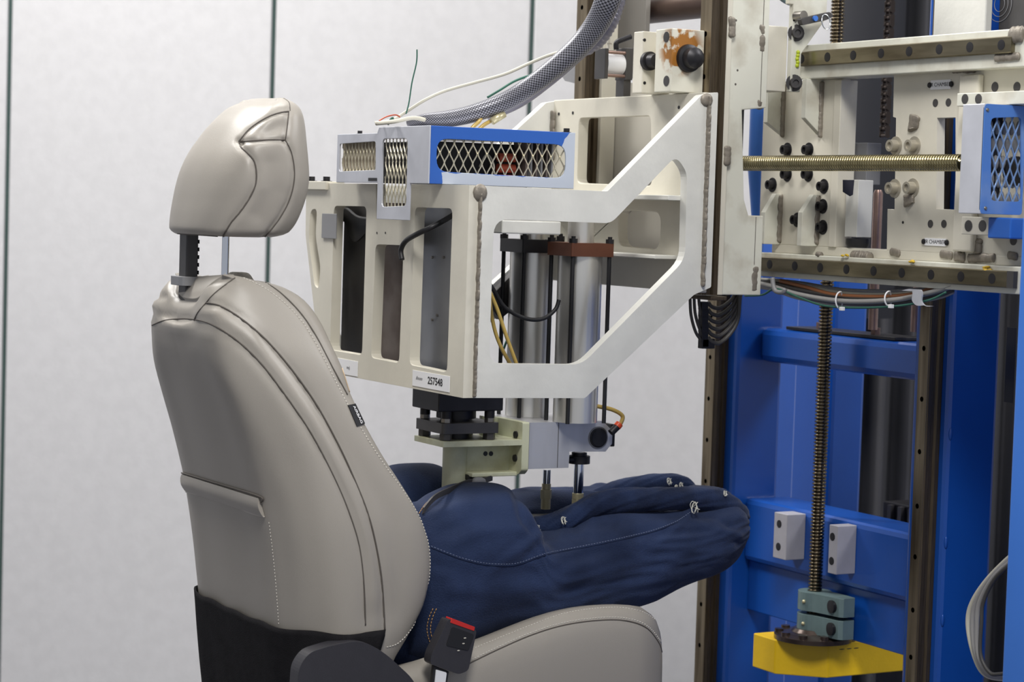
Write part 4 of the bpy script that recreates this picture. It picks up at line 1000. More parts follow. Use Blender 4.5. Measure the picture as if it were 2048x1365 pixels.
# ------------------------------------------------------------------ cables
ycb = [PX(a, 560, 2.235).y for a in (1490, 1540, 1600, 1690, 1790, 1870, 1900)]
rows = [(563, 572, 590, 603, 600, 583, 572), (560, 566, 580, 594, 596, 586, 574), (566, 562, 572, 588, 590, 580, 570), (560, 569, 592, 606, 606, 592, 580), (558, 560, 566, 580, 582, 575, 566), (571, 577, 596, 610, 609, 596, 584)]
cols = [CABLEG, CABLED, CABLEW, CABLED, CABLEG, CABLEG]
names = ['grey cable', 'dark cable', 'off white cable', 'darkest cable', 'thin upper grey cable', 'lower grey cable']
labs = ['grey cable in the middle of the bundle under the lower rail', 'dark cable in the bundle under the lower rail, upper dark one', 'off white cable in the bundle sagging under the lower rail', 'dark cable low in the bundle under the lower rail', 'uppermost grey cable of the bundle under the lower rail', 'lowest thick grey cable of the bundle just above the green one']
for i, r in enumerate(rows):
    pts = [PX(a, b, 2.262+.009*i) for a, b in zip((1490, 1540, 1600, 1690, 1790, 1870, 1905), r)]
    cable('cable', labs[i], 'cable', pts, .0042 if i != 4 else .003, cols[i], group='cable bundle under the lower rail')
cable('cable', 'thin green cable along the bottom of the bundle under the lower rail', 'cable', [PX(a, b, 2.256) for a, b in ((1490, 592), (1525, 590), (1553, 578), (1600, 596), (1650, 612), (1720, 616), (1800, 612), (1860, 600), (1892, 585))], .0018, GREENC, group='cable bundle under the lower rail')
cable('cable', 'copper brown cable in the bundle under the lower rail', 'cable', [PX(a, b, 2.27) for a, b in ((1560, 562), (1610, 574), (1670, 590), (1760, 594), (1830, 588), (1866, 574), (1885, 562))], .0034, ORANGEC, group='cable bundle under the lower rail')
def tie(px, py0, py1, label, w=6):
    n = 22; X = 2.262
    pth = [PX(px+w*math.cos(2*math.pi*i/n)*(1.6 if math.cos(2*math.pi*i/n) < 0 else .6), (py0+py1)/2+(py1-py0)/2*math.sin(2*math.pi*i/n), X-.012+.02*(.5+.5*math.cos(2*math.pi*i/n))) for i in range(n)]
    o = thing('cable_tie', label, 'cable tie', PX(px, py1, X-.01), 'white cable ties')
    obj('strap', G().tube(pth, .0014, 6, closed=True), WHITE, o, smooth='all')
    q = PX(px+3, py1, X-.014); obj('head', G().box(q.x-.003, q.x+.003, q.y-.004, q.y+.004, q.z-.003, q.z+.003), WHITE, o, bevel=.0006)
tie(1681, 584, 618, 'left white cable tie round the bundle under the lower rail')
tie(1779, 583, 613, 'right white cable tie round the bundle under the lower rail')
g = G(); n = 14
for i in range(n+1):
    a = math.radians(-70+300*i/n); 
pts = [(1835, 583), (1850, 578), (1836, 584), (1828, 597), (1836, 612), (1852, 614)]
q = [PX(a, b, 2.248) for a, b in ((1812, 582), (1830, 579), (1834, 588), (1833, 602), (1842, 612), (1856, 612))]
v = []
for p in spline(q, 5): v.append([p+Vector((0, -.011, 0)), p+Vector((0, .011, 0)), p+Vector((.003, .011, 0)), p+Vector((.003, -.011, 0))])
tag(obj('cable_clamp', G().loft(v), GUARD, None, smooth=True), 'wide silver cable clamp at the right end of the cable bundle', 'clamp')
pts = [(1545, 556), (1547, 572), (1552, 583), (1566, 585), (1570, 578)]
tag(obj('cable_clamp', G().tube(spline([PX(a, b, 2.245) for a, b in pts], 5), .004, 8), GREY, None, smooth='all'), 'narrow grey cable clamp close to the slide pillar', 'clamp')
# black loops at the lower left corner of the carriage
cs = thing('connector_strip', 'black multi-way connector strip hanging at the end of black cable loops', 'connector', (2.18, 3.05, 1.25))
XK = 2.19; Yk = 3.10
for k in range(6):
    a = PY(1404, 612+15*k, Yk); obj('connector', G().box(a.x, a.x+.013+.001*(k % 2), Yk, Yk+.012, a.z-.0068, a.z+.0068), BLACK, cs, bevel=.001)
a = PY(1405, 678, Yk); b = PY(1430, 698, Yk); obj('housing', G().box(a.x, b.x, Yk, Yk+.014, b.z, a.z), BLACK, cs, bevel=.0015)
loops = [((1380, 588), (1382, 630), (1392, 666), (1406, 684)), ((1388, 588), (1390, 625), (1398, 655), (1408, 670)), ((1397, 588), (1399, 612), (1404, 632), (1409, 645))]
for k in range(6):
    y = 610+14*k
    cable('cable_loop', ['topmost', 'second', 'third', 'fourth', 'fifth', 'lowest'][k]+' of the black cable loops right of the connector strip', 'cable', [PY(a, b, Yk+.012-.002*k) for a, b in ((1416, y-5), (1424, y+4), (1440, y+6), (1462, y-9-k), (1476, y-28-3*k), (1484-k, 588))], .0034, CABLED, group='black cable loops')
for k, l in enumerate(loops):
    cable('cable_loop', ['leftmost', 'second from left', 'third from left'][k]+' black cable running down left of the connector strip', 'cable', [PY(a, b, Yk+.004) for a, b in l], .0026, CABLED, group='black cable drops')
g = G().box(PY(1408, 590, 3.05).x, PY(1440, 590, 3.05).x, 3.03, 3.12, PY(1410, 600, 3.05).z, PY(1410, 592, 3.05).z)
tag(obj('cable_tray', g, RAILD, None, bevel=.001), 'narrow brown black tray plate under the foot of the slide pillar', 'plate')
# grey cable coil at the right
for k, (dx, m, r) in enumerate(((0, CABLEW, .0042), (9, CABLEG, .0042), (18, CABLEG, .0038), (27, CABLED, .0032))):
    p = [PX(a, b, 2.38-.006*k) for a, b in ((2060, 1085+6*k), (2020, 1115+5*k), (1975+dx*.5, 1160), (1945+dx*.8, 1205), (1936+dx, 1245), (1945+dx*.6, 1300+k*3), (1965+dx*.5, 1345), (2000, 1358-k*3), (2050, 1352-k*4))]
    cable('cable', ['outermost off white cable of the coil behind the outer blue post', 'second cable of the coil behind the outer blue post, light grey', 'third cable of the coil behind the outer blue post', 'innermost dark cable of the coil behind the outer blue post'][k], 'cable', p, r, m, group='cable coil at the right')
# ------------------------------------------------------------------ behind the machine
def camslab(px0, px1, dist, zz0, zz1, th, m, name, wavy=0):
    d0 = ray(px0, 700); d1 = ray(px1, 700); a0 = (d0*(dist/d0.dot(wn))).dot(wr); a1 = (d1*(dist/d1.dot(wn))).dot(wr)
    g = G(); n = 120 if wavy else 1; rings = []
    for i in range(n+1):
        a = a0+(a1-a0)*i/n; w = wavy*(math.sin(i*.55)+.5*math.sin(i*.23+1)) if wavy else 0
        rings.append([wr*a+wn*(dist+w)+Vector((0, 0, zz0)), wr*a+wn*(dist+w)+Vector((0, 0, zz1)), wr*a+wn*(dist+w+th)+Vector((0, 0, zz1)), wr*a+wn*(dist+w+th)+Vector((0, 0, zz0))])
    g.loft(rings); return obj(name, g, m, None, smooth=bool(wavy))
tag(camslab(1672, 2250, 5.2, .02, 2.9, .02, CURTAIN, 'drape', .03), 'charcoal fabric drape hanging behind the blue machine column', 'drape')
g = G(); 
tc_ = PX(1735, 150, 3.0)
tag(obj('equipment_column', G().cyl((3.0, tc_.y, zt_c+.0), (3.0, tc_.y, 2.3), .075, 48), NAVYD, None, smooth=True), 'dark navy round equipment column behind the carriage', 'column')
t = thing('upper_bearing_plate', 'pale grey plate standing above the right end of the upper rail', 'plate', (2.42, 2.8, zU0))
a = PX(1872, 30, 2.39); b = PX(1976, 30, 2.39)
obj('plate', G().box(2.385, 2.399, b.y, a.y, 1.78, 2.0), WHITEW, t, bevel=.002)
g = G().box(2.41, 2.46, b.y-.1, b.y-.001, 1.77, 2.0)
mg = thing('motor_gearbox', 'dark grey gearbox with bolt marks in the top right corner', 'gearbox', (2.43, b.y-.05, 1.77))
obj('body', g, DGREY, mg, bevel=.004)
for r in (.012, .020, .028):
    c = PX(2000, 8, 2.41); obj('ring_mark', G().tube([(2.409, c.y+r*math.cos(2*math.pi*i/32), c.z+r*math.sin(2*math.pi*i/32)) for i in range(32)], .0006, 5, closed=True), GREY, mg)
q = PX(1787, 1030, 2.62)
t = thing('black_bracket', 'black slotted bracket standing behind the lower blue cross tube beside the right rail', 'bracket', (2.62, 3.0, .966))
a = PX(1765, 1030, 2.68); b = PX(1838, 1030, 2.68)
obj('block', G().box(2.68, 2.74, b.y, a.y, .8, PX(1790, 1020, 2.62).z), BLACK, t, bevel=.003)
for k in range(3): obj('slot_rib', G().box(2.67, 2.6795, b.y+.01+.03*k, b.y+.02+.03*k, .85, PX(1790, 1024, 2.62).z), DGREY, t)
obj('foot', G().box(2.68, 2.74, b.y, a.y, .02, .8), BLACK, t)
# ================================================================== car seat
from mathutils import noise
def lerp_tab(tab, t):
    tab = sorted(tab)
    if t <= tab[0][0]: return tab[0][1]
    for (a, b), (c, d) in zip(tab, tab[1:]):
        if t <= c: return b+(d-b)*(t-a)/(c-a)
    return tab[-1][1]
def smooth_tab(tab):
    """tabulated curve -> monotone dense catmull"""
    tab = sorted(tab); pts = spline([(a, b, 0) for a, b in tab], 8); return [(p.x, p.y) for p in pts]
def xedge(z, Y, tab):
    lo, hi = tab[0][0]-200, tab[-1][0]+200
    for _ in range(40):
        m = (lo+hi)/2
        if PY(lerp_tab(tab, m), m, Y).z > z: lo = m
        else: hi = m
    return PY(lerp_tab(tab, lo), lo, Y).x
def pix(p):
    v = Vector(p)-EYE; f_ = v.dot(FWD); return 1024+F*v.dot(RIGHT)/f_, 682.5+F*v.dot(DOWN)/f_
seat = thing('car_seat', 'taupe leatherette car seat with tall headrest and black felt skirt, seen from behind', 'seat', (1.6, YC, 0))
# ---- backrest
Lt = smooth_tab([(545, 352), (560, 325), (580, 312), (600, 306), (640, 299), (660, 300), (700, 304), (740, 312), (800, 327), (850, 340), (900, 352), (950, 363), (1000, 371), (1050, 378), (1100, 384), (1150, 389), (1190, 393), (1365, 408)])
Rt = smooth_tab([(553, 475), (558, 520), (575, 572), (600, 612), (640, 643), (690, 667), (740, 690), (780, 703), (830, 724), (900, 762), (960, 800), (1020, 836), (1070, 856), (1120, 864), (1170, 860), (1220, 846), (1280, 815), (1310, 797), (1365, 772)])
Wt = smooth_tab([(.60, .245), (.75, .252), (.9, .252), (1.0, .246), (1.08, .234), (1.16, .220), (1.22, .206), (1.27, .190), (1.31, .170), (1.34, .153), (1.365, .136), (1.38, .118), (1.387, .10)])
WR = smooth_tab([(.60, .165), (.9, .165), (1.05, .165), (1.15, .160), (1.24, .148), (1.30, .128), (1.34, .112), (1.37, .09), (1.387, .07)])
NB = 160
def sd2(px, py, pl):
    best = 1e9; tt = 0; acc = 0
    for (a, b) in zip(pl, pl[1:]):
        dx, dy = b[0]-a[0], b[1]-a[1]; L2 = dx*dx+dy*dy; t = max(0, min(1, ((px-a[0])*dx+(py-a[1])*dy)/L2))
        d = math.hypot(px-a[0]-t*dx, py-a[1]-t*dy)
        if d < best: best = d; tt = acc+t
        acc += 1
    return best, tt/(len(pl)-1)
def sculpt(rings, feats):
    """press seams and folds (line on the near side, mirrored to the far side) into a stack of rings"""
    n = len(rings[0]); out = []
    for i, r in enumerate(rings):
        row = []
        up = rings[min(i+1, len(rings)-1)]; dn = rings[max(i-1, 0)]
        for j, p in enumerate(r):
            t1 = r[(j+1) % n]-r[j-1]; t2 = up[j]-dn[j]; nr = t1.cross(t2)
            if nr.length < 1e-9: row.append(p.copy()); continue
            nr.normalize()
            if nr.dot(p-sum((r[k] for k in range(0, n, n//8)), Vector())/len(range(0, n, n//8))) < 0: nr = -nr
            q = Vector((p.x, 2*YC-p.y if p.y > YC+.02 else p.y, p.z)); px, py = pix(q); d = 0
            nq = Vector((nr.x, -abs(nr.y), nr.z))
            if nq.dot(q-EYE) < .3*(q-EYE).length:
                for pl, wd, am in feats:
                    if min(a[0] for a in pl)-3*wd < px < max(a[0] for a in pl)+3*wd and min(a[1] for a in pl)-3*wd < py < max(a[1] for a in pl)+3*wd:
                        dd, tt = sd2(px, py, pl)
                        if dd < 3*wd: d += am*math.exp(-(dd/wd)**2)
            row.append(p+nr*d)
        out.append(row)
    return out
SEAM1 = [(302, 652), (330, 641), (375, 638), (415, 646), (455, 668), (492, 697), (530, 737), (575, 797), (618, 860), (652, 922), (682, 985), (706, 1048), (720, 1100), (728, 1170), (731, 1252)]
SEAM2 = [(412, 606), (440, 612), (480, 636), (530, 678), (580, 735), (630, 805), (672, 880), (705, 950), (735, 1025), (752, 1090), (764, 1165), (770, 1262)]
SEAM3 = [(519, 558), (560, 585), (600, 625), (632, 672), (665, 735), (695, 790)]
SEATF = [(SEAM1, 7, -.0035), (SEAM2, 7, -.004), (SEAM3, 6, -.003),
 ([(430, 628), (500, 668), (560, 745), (620, 830), (670, 915), (710, 1000), (738, 1090), (748, 1200)], 13, .0035),
 ([(545, 700), (640, 820), (720, 940), (785, 1040), (800, 1130), (790, 1220)], 26, -.004),
 ([(400, 700), (480, 790), (540, 900), (580, 1010), (600, 1120), (605, 1250)], 26, .003)]
def ring_of(ctrl, n=NB):
    pts = spline(ctrl, 24, True)
    d = [0]
    for a, b in zip(pts, pts[1:]+pts[:1]): d.append(d[-1]+(b-a).length)
    out = []; k = 0
    for i in range(n):
        t = d[-1]*i/n
        while d[k+1] < t: k += 1
        a = pts[k]; b = pts[(k+1) % len(pts)]; out.append(a.lerp(b, (t-d[k])/max(d[k+1]-d[k], 1e-9)))
    return out
rings = []; zs_ = [.60+.0125*i for i in range(59)]+[1.333, 1.341, 1.349, 1.356, 1.362, 1.368, 1.373, 1.378, 1.382, 1.385, 1.387]
for z in zs_:
    w = lerp_tab(Wt, z); wr = lerp_tab(WR, z)
    xr = xedge(z, YC+wr+.012, Lt)-.004
    xf = xedge(z, YC-w*.90, Rt)-.004
    if z > 1.31:   # dome the crown
        k = (z-1.31)/.077; k = min(k, 1); m = (xr+xf)/2; s_ = math.sqrt(max(0, 1-(k*.93)**2)); 
        xr = max(xr, rx0+(m-rx0)*(1-s_)*.55); xf = min(xf, xf)
    else: rx0 = xr
    T_ = xf-xr; dip = min(.05, T_*.3)
    h = [(xr-.004, 0), (xr-.002, wr*.5), (xr, wr*.88), (xr+.012, wr+.018), (xr+min(.06, T_*.3), w*.965), (xr+T_*.55, w), (xr+T_*.82, w*.985), (xf-.004, w*.93), (xf, w*.82), (xf-dip*.55, w*.62), (xf-dip, w*.42), (xf-dip, 0)]
    ctrl = [(x, YC-y, z) for x, y in h]+[(x, YC+y, z) for x, y in h[-2:0:-1]]
    R_ = ring_of(ctrl)
    if z > 1.29:
        s_ = min(1, (z-1.29)/.07); s_ = s_*s_*(3-2*s_)
        for p in R_: p.z -= .042*s_*math.exp(-((p.y-YC-.01)/.08)**4)
    rings.append(R_)
rings = sculpt(rings, SEATF)
S1 = smooth_tab([(560, 380), (600, 395), (640, 412), (660, 455), (690, 492), (740, 538), (800, 578), (860, 618), (920, 650), (980, 682), (1040, 704), (1080, 716), (1150, 727), (1250, 731), (1365, 732)])
jb = []
for r in rings:
    j0 = NB//6
    for j in range(2, NB//2):
        px, py = pix(r[j])
        if px > lerp_tab(S1, py): j0 = j; break
    jb.append(j0)
gb_, gr_ = G(), G()
allv = [p for r in rings for p in r]
fb, fr_ = [], []
for i in range(len(rings)-1):
    for j in range(NB):
        q = (i*NB+j, (i+1)*NB+j, (i+1)*NB+(j+1) % NB, i*NB+(j+1) % NB)
        q = tuple(reversed(q))
        (fr_ if (j < jb[i] or j >= NB-jb[i]) else fb).append(q)
topf = tuple((len(rings)-1)*NB+j for j in range(NB)); botf = tuple(range(NB-1, -1, -1))
fb += [topf, botf]
def sub(faces):
    used = sorted({i for f in faces for i in f}); mp = {a: b for b, a in enumerate(used)}
    g = G(); g.v = [allv[i] for i in used]; g.f = [tuple(mp[i] for i in f) for f in faces]; return g
tm = bpy.data.meshes.new('tmp'); tm.from_pydata([tuple(p) for p in allv], [], fb+fr_); tm.update(); VN = [v.normal.copy() for v in tm.vertices]; bpy.data.meshes.remove(tm)
for nm, fs in (('backrest', fb), ('back_panel', fr_)):
    o = obj(nm, sub(fs), LEATHER, seat, smooth='all'); used = sorted({i for f in fs for i in f}); set_normals(o, [VN[i] for i in used])
BV = BVHTree.FromPolygons([tuple(p) for p in allv], fb+fr_)
def hit(bv, px, py, off=0.0):
    d = ray(px, py).normalized(); l, n, i, t = bv.ray_cast(EYE, d)
    if l is None: return None
    if n.dot(d) > 0: n = -n
    return l+n*off
def seam(name, bv, pts, r, m, parent, off=-.0002, k=8, dash=0, gap=0, n=6):
    pp = spline([(a, b, 0) for a, b in pts], k); w = [hit(bv, p.x, p.y, off) for p in pp]; w = [p for p in w if p]
    g = G()
    if not dash:
        if len(w) > 1: g.tube(w, r, n)
    else:
        L_ = [0]
        for a, b in zip(w, w[1:]): L_.append(L_[-1]+(b-a).length)
        def at(t):
            for i in range(len(w)-1):
                if L_[i+1] >= t: return w[i].lerp(w[i+1], (t-L_[i])/max(1e-9, L_[i+1]-L_[i]))
            return w[-1]
        t = 0
        while t+dash < L_[-1]: g.tube([at(t), at(t+dash)], r, 5); t += dash+gap
    return obj(name, g, m, parent, smooth='all') if g.v else None
def patch(name, bv, quad, nu, nv, off, th, m, parent, bulge=0, label=None):
    """quad tl,tr,br,bl in image, laid on the surface as a thin pad"""
    A = []
    for i in range(nv+1):
        for j in range(nu+1):
            u, v = j/nu, i/nv
            p = (Vector((*quad[0], 0))*(1-u)+Vector((*quad[1], 0))*u)*(1-v)+(Vector((*quad[3], 0))*(1-u)+Vector((*quad[2], 0))*u)*v
            b = bulge*math.sin(math.pi*v)
            dx = 0; cand = [0]+[q for k in range(1, 60) for q in (k, -k)]
            for dx in cand:
                if hit(bv, p.x+dx, p.y) is not None: break
            A.append((hit(bv, p.x+dx, p.y, off+b), hit(bv, p.x+dx, p.y, off-th)))
    top = [a for a, b in A]; bot = [b for a, b in A]; n = len(top); g = G(); f = []
    for i in range(nv):
        for j in range(nu):
            a = i*(nu+1)+j; q = (a, a+nu+1, a+nu+2, a+1); f.append(q); f.append(tuple(n+x for x in reversed(q)))
    rim = [j for j in range(nu+1)]+[(i+1)*(nu+1)-1 for i in range(1, nv+1)]+[nv*(nu+1)+j for j in range(nu-1, -1, -1)]+[i*(nu+1) for i in range(nv-1, 0, -1)]
    for a, b in zip(rim, rim[1:]+rim[:1]): f.append((a, b, n+b, n+a))
    g.add(top+bot, f); return obj(name, g, m, parent, smooth=True, label=label)
seam('piping_seam', BV, SEAM1, .0013, SEAM, seat)
seam('piping_seam', BV, SEAM2, .0015, SEAM, seat)
seam('piping_seam', BV, [(388, 641), (396, 625), (412, 606), (424, 592), (440, 578), (470, 556)], .0013, SEAM, seat)
seam('piping_seam', BV, [(519, 558), (560, 585), (600, 625), (632, 672), (665, 735), (695, 790)], .0013, SEAM, seat)
seam('piping_seam', BV, [(540, 556), (590, 580), (630, 620), (655, 665), (678, 720), (699, 785)], .0009, mat('tan_edge_piping', (206, 180, 146), .5), seat, off=.0004)
seam('stitching', BV, [(486, 556), (530, 577), (575, 612), (612, 655), (650, 722), (690, 800), (725, 862), (765, 925), (805, 980), (840, 1037), (856, 1085), (860, 1130), (855, 1180), (842, 1222), (820, 1262), (795, 1288), (770, 1296)], .0007, THREAD, seat, off=.0004, dash=.0030, gap=.0022)
seam('stitching', BV, [(538, 1045), (545, 1100), (552, 1170), (558, 1255)], .0005, THREAD, seat, off=.0003, dash=.0030, gap=.0022)
patch('map_pocket', BV, [(366, 948), (520, 996), (530, 1034), (374, 982)], 14, 5, .0035, .003, LEATHER, seat, bulge=.004)
seam('pocket_edge', BV, [(366, 946), (440, 968), (521, 993), (524, 1004)], .0016, SEAM, seat, off=.002)
seam('pocket_edge', BV, [(374, 984), (450, 1004), (500, 1025), (531, 1034)], .0012, LEATHERL, seat, off=.002)
at_ = patch('airbag_tag', BV, [(712, 813), (729, 851), (713, 853), (695, 810)] if False else [(695, 811), (713, 808), (732, 848), (713, 854)], 4, 4, .0018, .0015, INK, seat, label='small black cloth tag reading AIRBAG')
def nhit(bv, px, py, off=0):
    for dx in [0]+[q for k in range(1, 60) for q in (-k, k)]:
        r = hit(bv, px+dx, py, off)
        if r is not None: return r
pa, pb = nhit(BV, 704, 812, .0026), nhit(BV, 722, 850, .0026)
mid = nhit(BV, 713.5, 831, .0024); ud = (nhit(BV, 719, 828, 0)-nhit(BV, 704, 835, 0)).normalized(); rd = (pb-pa).normalized()
text_obj('tag_lettering', 'AIRBAG', .0085, at_, face_mtx(mid, rd, (ud-rd*ud.dot(rd))), WHITE, sx=1.0, ext=.0001, offs=.0001)
# ---- felt skirt round the bottom of the backrest
def ringz(z):
    k = 0
    while zs_[k+1] < z: k += 1
    t = (z-zs_[k])/(zs_[k+1]-zs_[k]); return [a.lerp(b, t) for a, b in zip(rings[k], rings[k+1])]
NS = 30; rows = []; JS = jb[50 if False else 10]
zrear = PX(470, 1224, 1.335).z
for i in range(NS+1):
    row = []
    for j in range(-JS, JS+1):
        zt_e = zrear+.0015*math.sin(j*.5)
        z = zt_e-(zt_e-.605)*i/NS; r = ringz(max(z, .601)); jj = (j if j > 0 else j) % NB
        p = r[jj]; nrm = (r[(jj+1) % NB]-r[(jj-1) % NB]).cross(Vector((0, 0, 1))).normalized()
        if nrm.dot(p-Vector((1.45, YC, p.z))) < 0: nrm = -nrm
        o_ = .005+.0012*math.sin(j*.4+z*22)
        row.append(p+nrm*o_)
    rows.append(row)
g = G().loft(rows, False, False, False); nn = len(g.v)
sk = obj('felt_skirt', g, CARPET, seat, smooth='all', label='black felt skirt')
so = sk.modifiers.new('s', 'SOLIDIFY'); so.thickness = .003
# ---- side recliner cover
YV = YC-.275
pl = roundpoly(XZ([(592, 1420), (598, 1335), (618, 1306), (668, 1290), (722, 1281), (768, 1305), (830, 1362), (850, 1420)], YV), .02, 5)
obj('recliner_cover', G().prism(pl, 1, YV, YV+.03), BLACKP, seat, bevel=.008, label='black plastic recliner side cover')
# ---- headrest
HL = smooth_tab([(462, 326), (448, 325), (425, 327), (400, 331), (370, 337), (340, 346), (310, 360), (280, 380), (250, 405), (228, 430), (212, 452), (203, 475), (197, 500)])
HR = smooth_tab([(482, 535), (474, 560), (462, 576), (440, 591), (400, 606), (360, 613), (320, 611), (290, 608), (250, 604), (225, 598), (208, 588), (198, 572), (194, 550)])
zh0 = PY(460, 474, YC-.1).z; zh1 = PY(540, 196, YC-.05).z
HW = lambda t: lerp_tab(smooth_tab([(0, .112), (.15, .122), (.4, .130), (.65, .126), (.85, .112), (.95, .095), (1, .072)]), t)
hr_ = []; ts = [0, .008, .02, .04]+[.06+.0145*i for i in range(58)]+[.925, .945, .962, .976, .988, .996, 1]
ts = sorted(set(ts))
for t in ts:
    z = zh0+(zh1-zh0)*t; w = HW(t); wr = w*.62
    xr = xedge(min(z, zh1-.006), YC+w*.80, HL)+.000
    xf = xedge(z, YC-w*.55, HR)-.002
    if t < .04: k = 1-t/.04; xr += .008*k*k; xf -= .014*k*k; w -= .010*k*k
    if t > .9: k = (t-.9)/.1; xr += .02*k**3; xf -= .012*k**3
    T_ = max(xf-xr, .02)
    h = [(xr-.006, 0), (xr-.004, w*.35), (xr+.006, w*.68), (xr+T_*.18, w*.93), (xr+T_*.40, w), (xr+T_*.62, w*.99), (xr+T_*.80, w*.93), (xf-T_*.03, w*.74), (xf, w*.45), (xf, 0)]
    ctrl = [(x, YC-y, z) for x, y in h]+[(x, YC+y, z) for x, y in h[-2:0:-1]]
    hr_.append(ring_of(ctrl, 160))
hr_ = sculpt(hr_, [([(478, 283), (482, 294), (495, 306), (508, 322), (513, 345), (511, 370), (500, 395), (482, 422), (462, 446), (449, 468), (447, 474)], 6, -.0035),
 ([(478, 283), (495, 262), (515, 246), (540, 232), (562, 225), (578, 223)], 5, -.003), ([(478, 283), (505, 282), (535, 280), (571, 280)], 5, -.0035), ([(530, 266), (560, 252)], 15, -.005),
 ([(571, 280), (583, 305), (589, 340), (587, 372), (577, 405), (560, 436), (542, 460), (530, 474)], 5, -.004), ([(540, 330), (545, 380), (520, 430)], 22, -.004), ([(578, 223), (575, 250), (571, 280)], 5, -.003)])
g = G().loft(hr_); g.f = [tuple(reversed(f)) for f in g.f]
HB = BVHTree.FromPolygons([tuple(p) for p in g.v], g.f)
# recess between shell and pad along the seam, pressed into the mesh
hp = [(478, 283), (500, 256), (530, 236), (560, 226), (577, 223)]
hd_ = obj('headrest', g, LEATHER, seat, smooth='all')
def hseam(pts, r=.0014, m=SEAM): return seam('headrest_seam', HB, pts, r, m, hd_)
hseam([(478, 283), (495, 262), (515, 246), (540, 232), (562, 225), (578, 223)])
hseam([(478, 283), (505, 282), (535, 280), (571, 280)])
hseam([(578, 223), (575, 250), (571, 280)], .0011)
hseam([(478, 283), (482, 294), (495, 306), (508, 322), (513, 345), (511, 370), (500, 395), (482, 422), (462, 446), (449, 468), (447, 474)])
hseam([(571, 280), (583, 305), (589, 340), (587, 372), (577, 405), (560, 436), (542, 460), (530, 474)], .0011)
hseam([(566, 196), (578, 205), (580, 222)], .0009)
hseam([(330, 464), (360, 468), (410, 471), (460, 475), (510, 479)], .0013)
# front pad: a lighter cushion wrapped round the face of the headrest
# ---- headrest posts
def post(px0, px1, py0, py1, Y, label=None):
    a = PY((px0+px1)/2, (py0+py1)/2, Y); w = (px1-px0)/F*3.4/2; return a, w
a, w = post(360, 392, 475, 580, YC+.045)
zp1 = zh0+.004; zp0 = PY(375, 590, YC+.03).z
pst = obj('headrest_post', G().prism(roundpoly([(a.x-.010, a.y-.018), (a.x+.010, a.y-.018), (a.x+.010, a.y+.014), (a.x-.010, a.y+.014)], .003), 2, zp0-.03, zp1+.02), DGREY, seat, bevel=.001, label='flat grey adjustable headrest post')
for k in range(6):
    z = zp0+.02+.012*k; obj('notch', G().box(a.x+.0102, a.x+.0115, a.y-.018, a.y-.006, z, z+.006), RUBBER, pst)
b_, w = post(443, 458, 478, 560, YC-.055)
obj('headrest_post', G().cyl((b_.x, b_.y, zp0-.03), (b_.x, b_.y, zp1+.02), .0056, 20), CHROME, seat, smooth=True, label='round chrome headrest post')
def topz(x, y): return BV.ray_cast(Vector((x, y, 2)), Vector((0, 0, -1)))[0].z
zg_ = topz(a.x, a.y)+.002; zg2 = topz(b_.x, b_.y)+.004
g = G().prism(roundpoly([(a.x-.022, a.y-.03), (a.x+.022, a.y-.03), (a.x+.022, a.y+.024), (a.x-.022, a.y+.024)], .012), 2, zg_-.008, zg_+.006)
obj('post_guide', g, GREY, seat, bevel=.002)
obj('post_guide', G().lathe((b_.x, b_.y, zg2-.012), (0, 0, 1), [(0, .012), (.014, .012), (.016, .009)]), GREY, seat, smooth=True)
xi = xedge(1.36, YC-.11, Rt)-.03; zi = zpy(545, xi, YC+.03)
g = G(); rr_ = []
for x, k in ((xi-.03, .6), (xi-.022, .9), (xi-.012, 1), (xi+.004, 1), (xi+.012, .9)):
    rr_.append([Vector((x, YC+.035+y*k, zi-.10+z*k)) for y, z in rrect(0, 0, .055, .10, .045, 8)])
obj('perforated_insert', g.loft(rr_), INSERT, seat, smooth='all', label='pale perforated insert showing over the top of the backrest')
# ---- cushion
CT = smooth_tab([(760, 1345), (800, 1335), (850, 1322), (900, 1305), (950, 1287), (1000, 1268), (1050, 1248), (1100, 1230), (1150, 1218), (1200, 1212), (1250, 1211), (1290, 1217), (1315, 1235), (1330, 1262), (1337, 1295)])
YS = YC-.228
rows = []
x_front = PY(1337, 1330, YC-.25).x
xs_ = [1.46+.02*i for i in range(26)]
xs_ = [x for x in xs_ if x < x_front-.012]+[x_front-.012, x_front-.006, x_front-.002, x_front]
for x in xs_:
    # crest height from the table at this X
    lo, hi = 700, 1400
    for _ in range(30):
        m = (lo+hi)/2
        if PY(m, lerp_tab(CT, m), YS).x < x: lo = m
        else: hi = m
    zc = PY(lo, lerp_tab(CT, lo), YS).z
    k = max(0, (x-(x_front-.06))/.06)
    sw = 1-.10*k**2; hh = .22*(1-.25*k**3)
    h = [(0, -.045*(1-k)), (.09, -.044*(1-k)), (.15, -.032*(1-k)), (.19, -.008), (.226, 0), (.244, -.010), (.254, -.035), (.258, -.08), (.256, -.15), (.245, -hh), (.12, -hh-.01), (0, -hh-.01)]
    ctrl = [(x, YC-y*sw, zc+z) for y, z in h]+[(x, YC+y*sw, zc+z) for y, z in h[-2:0:-1]]
    rows.append(ring_of(ctrl, 80))
g = G().loft(rows)
CB = BVHTree.FromPolygons([tuple(p) for p in g.v], g.f)
cu_ = obj('seat_cushion', g, LEATHER, seat, smooth='all')
seam('piping_seam', CB, [(905, 1345), (950, 1322), (1000, 1298), (1060, 1272), (1120, 1253), (1180, 1243), (1240, 1241), (1285, 1252), (1310, 1275), (1324, 1305), (1330, 1365)], .0013, SEAM, seat)
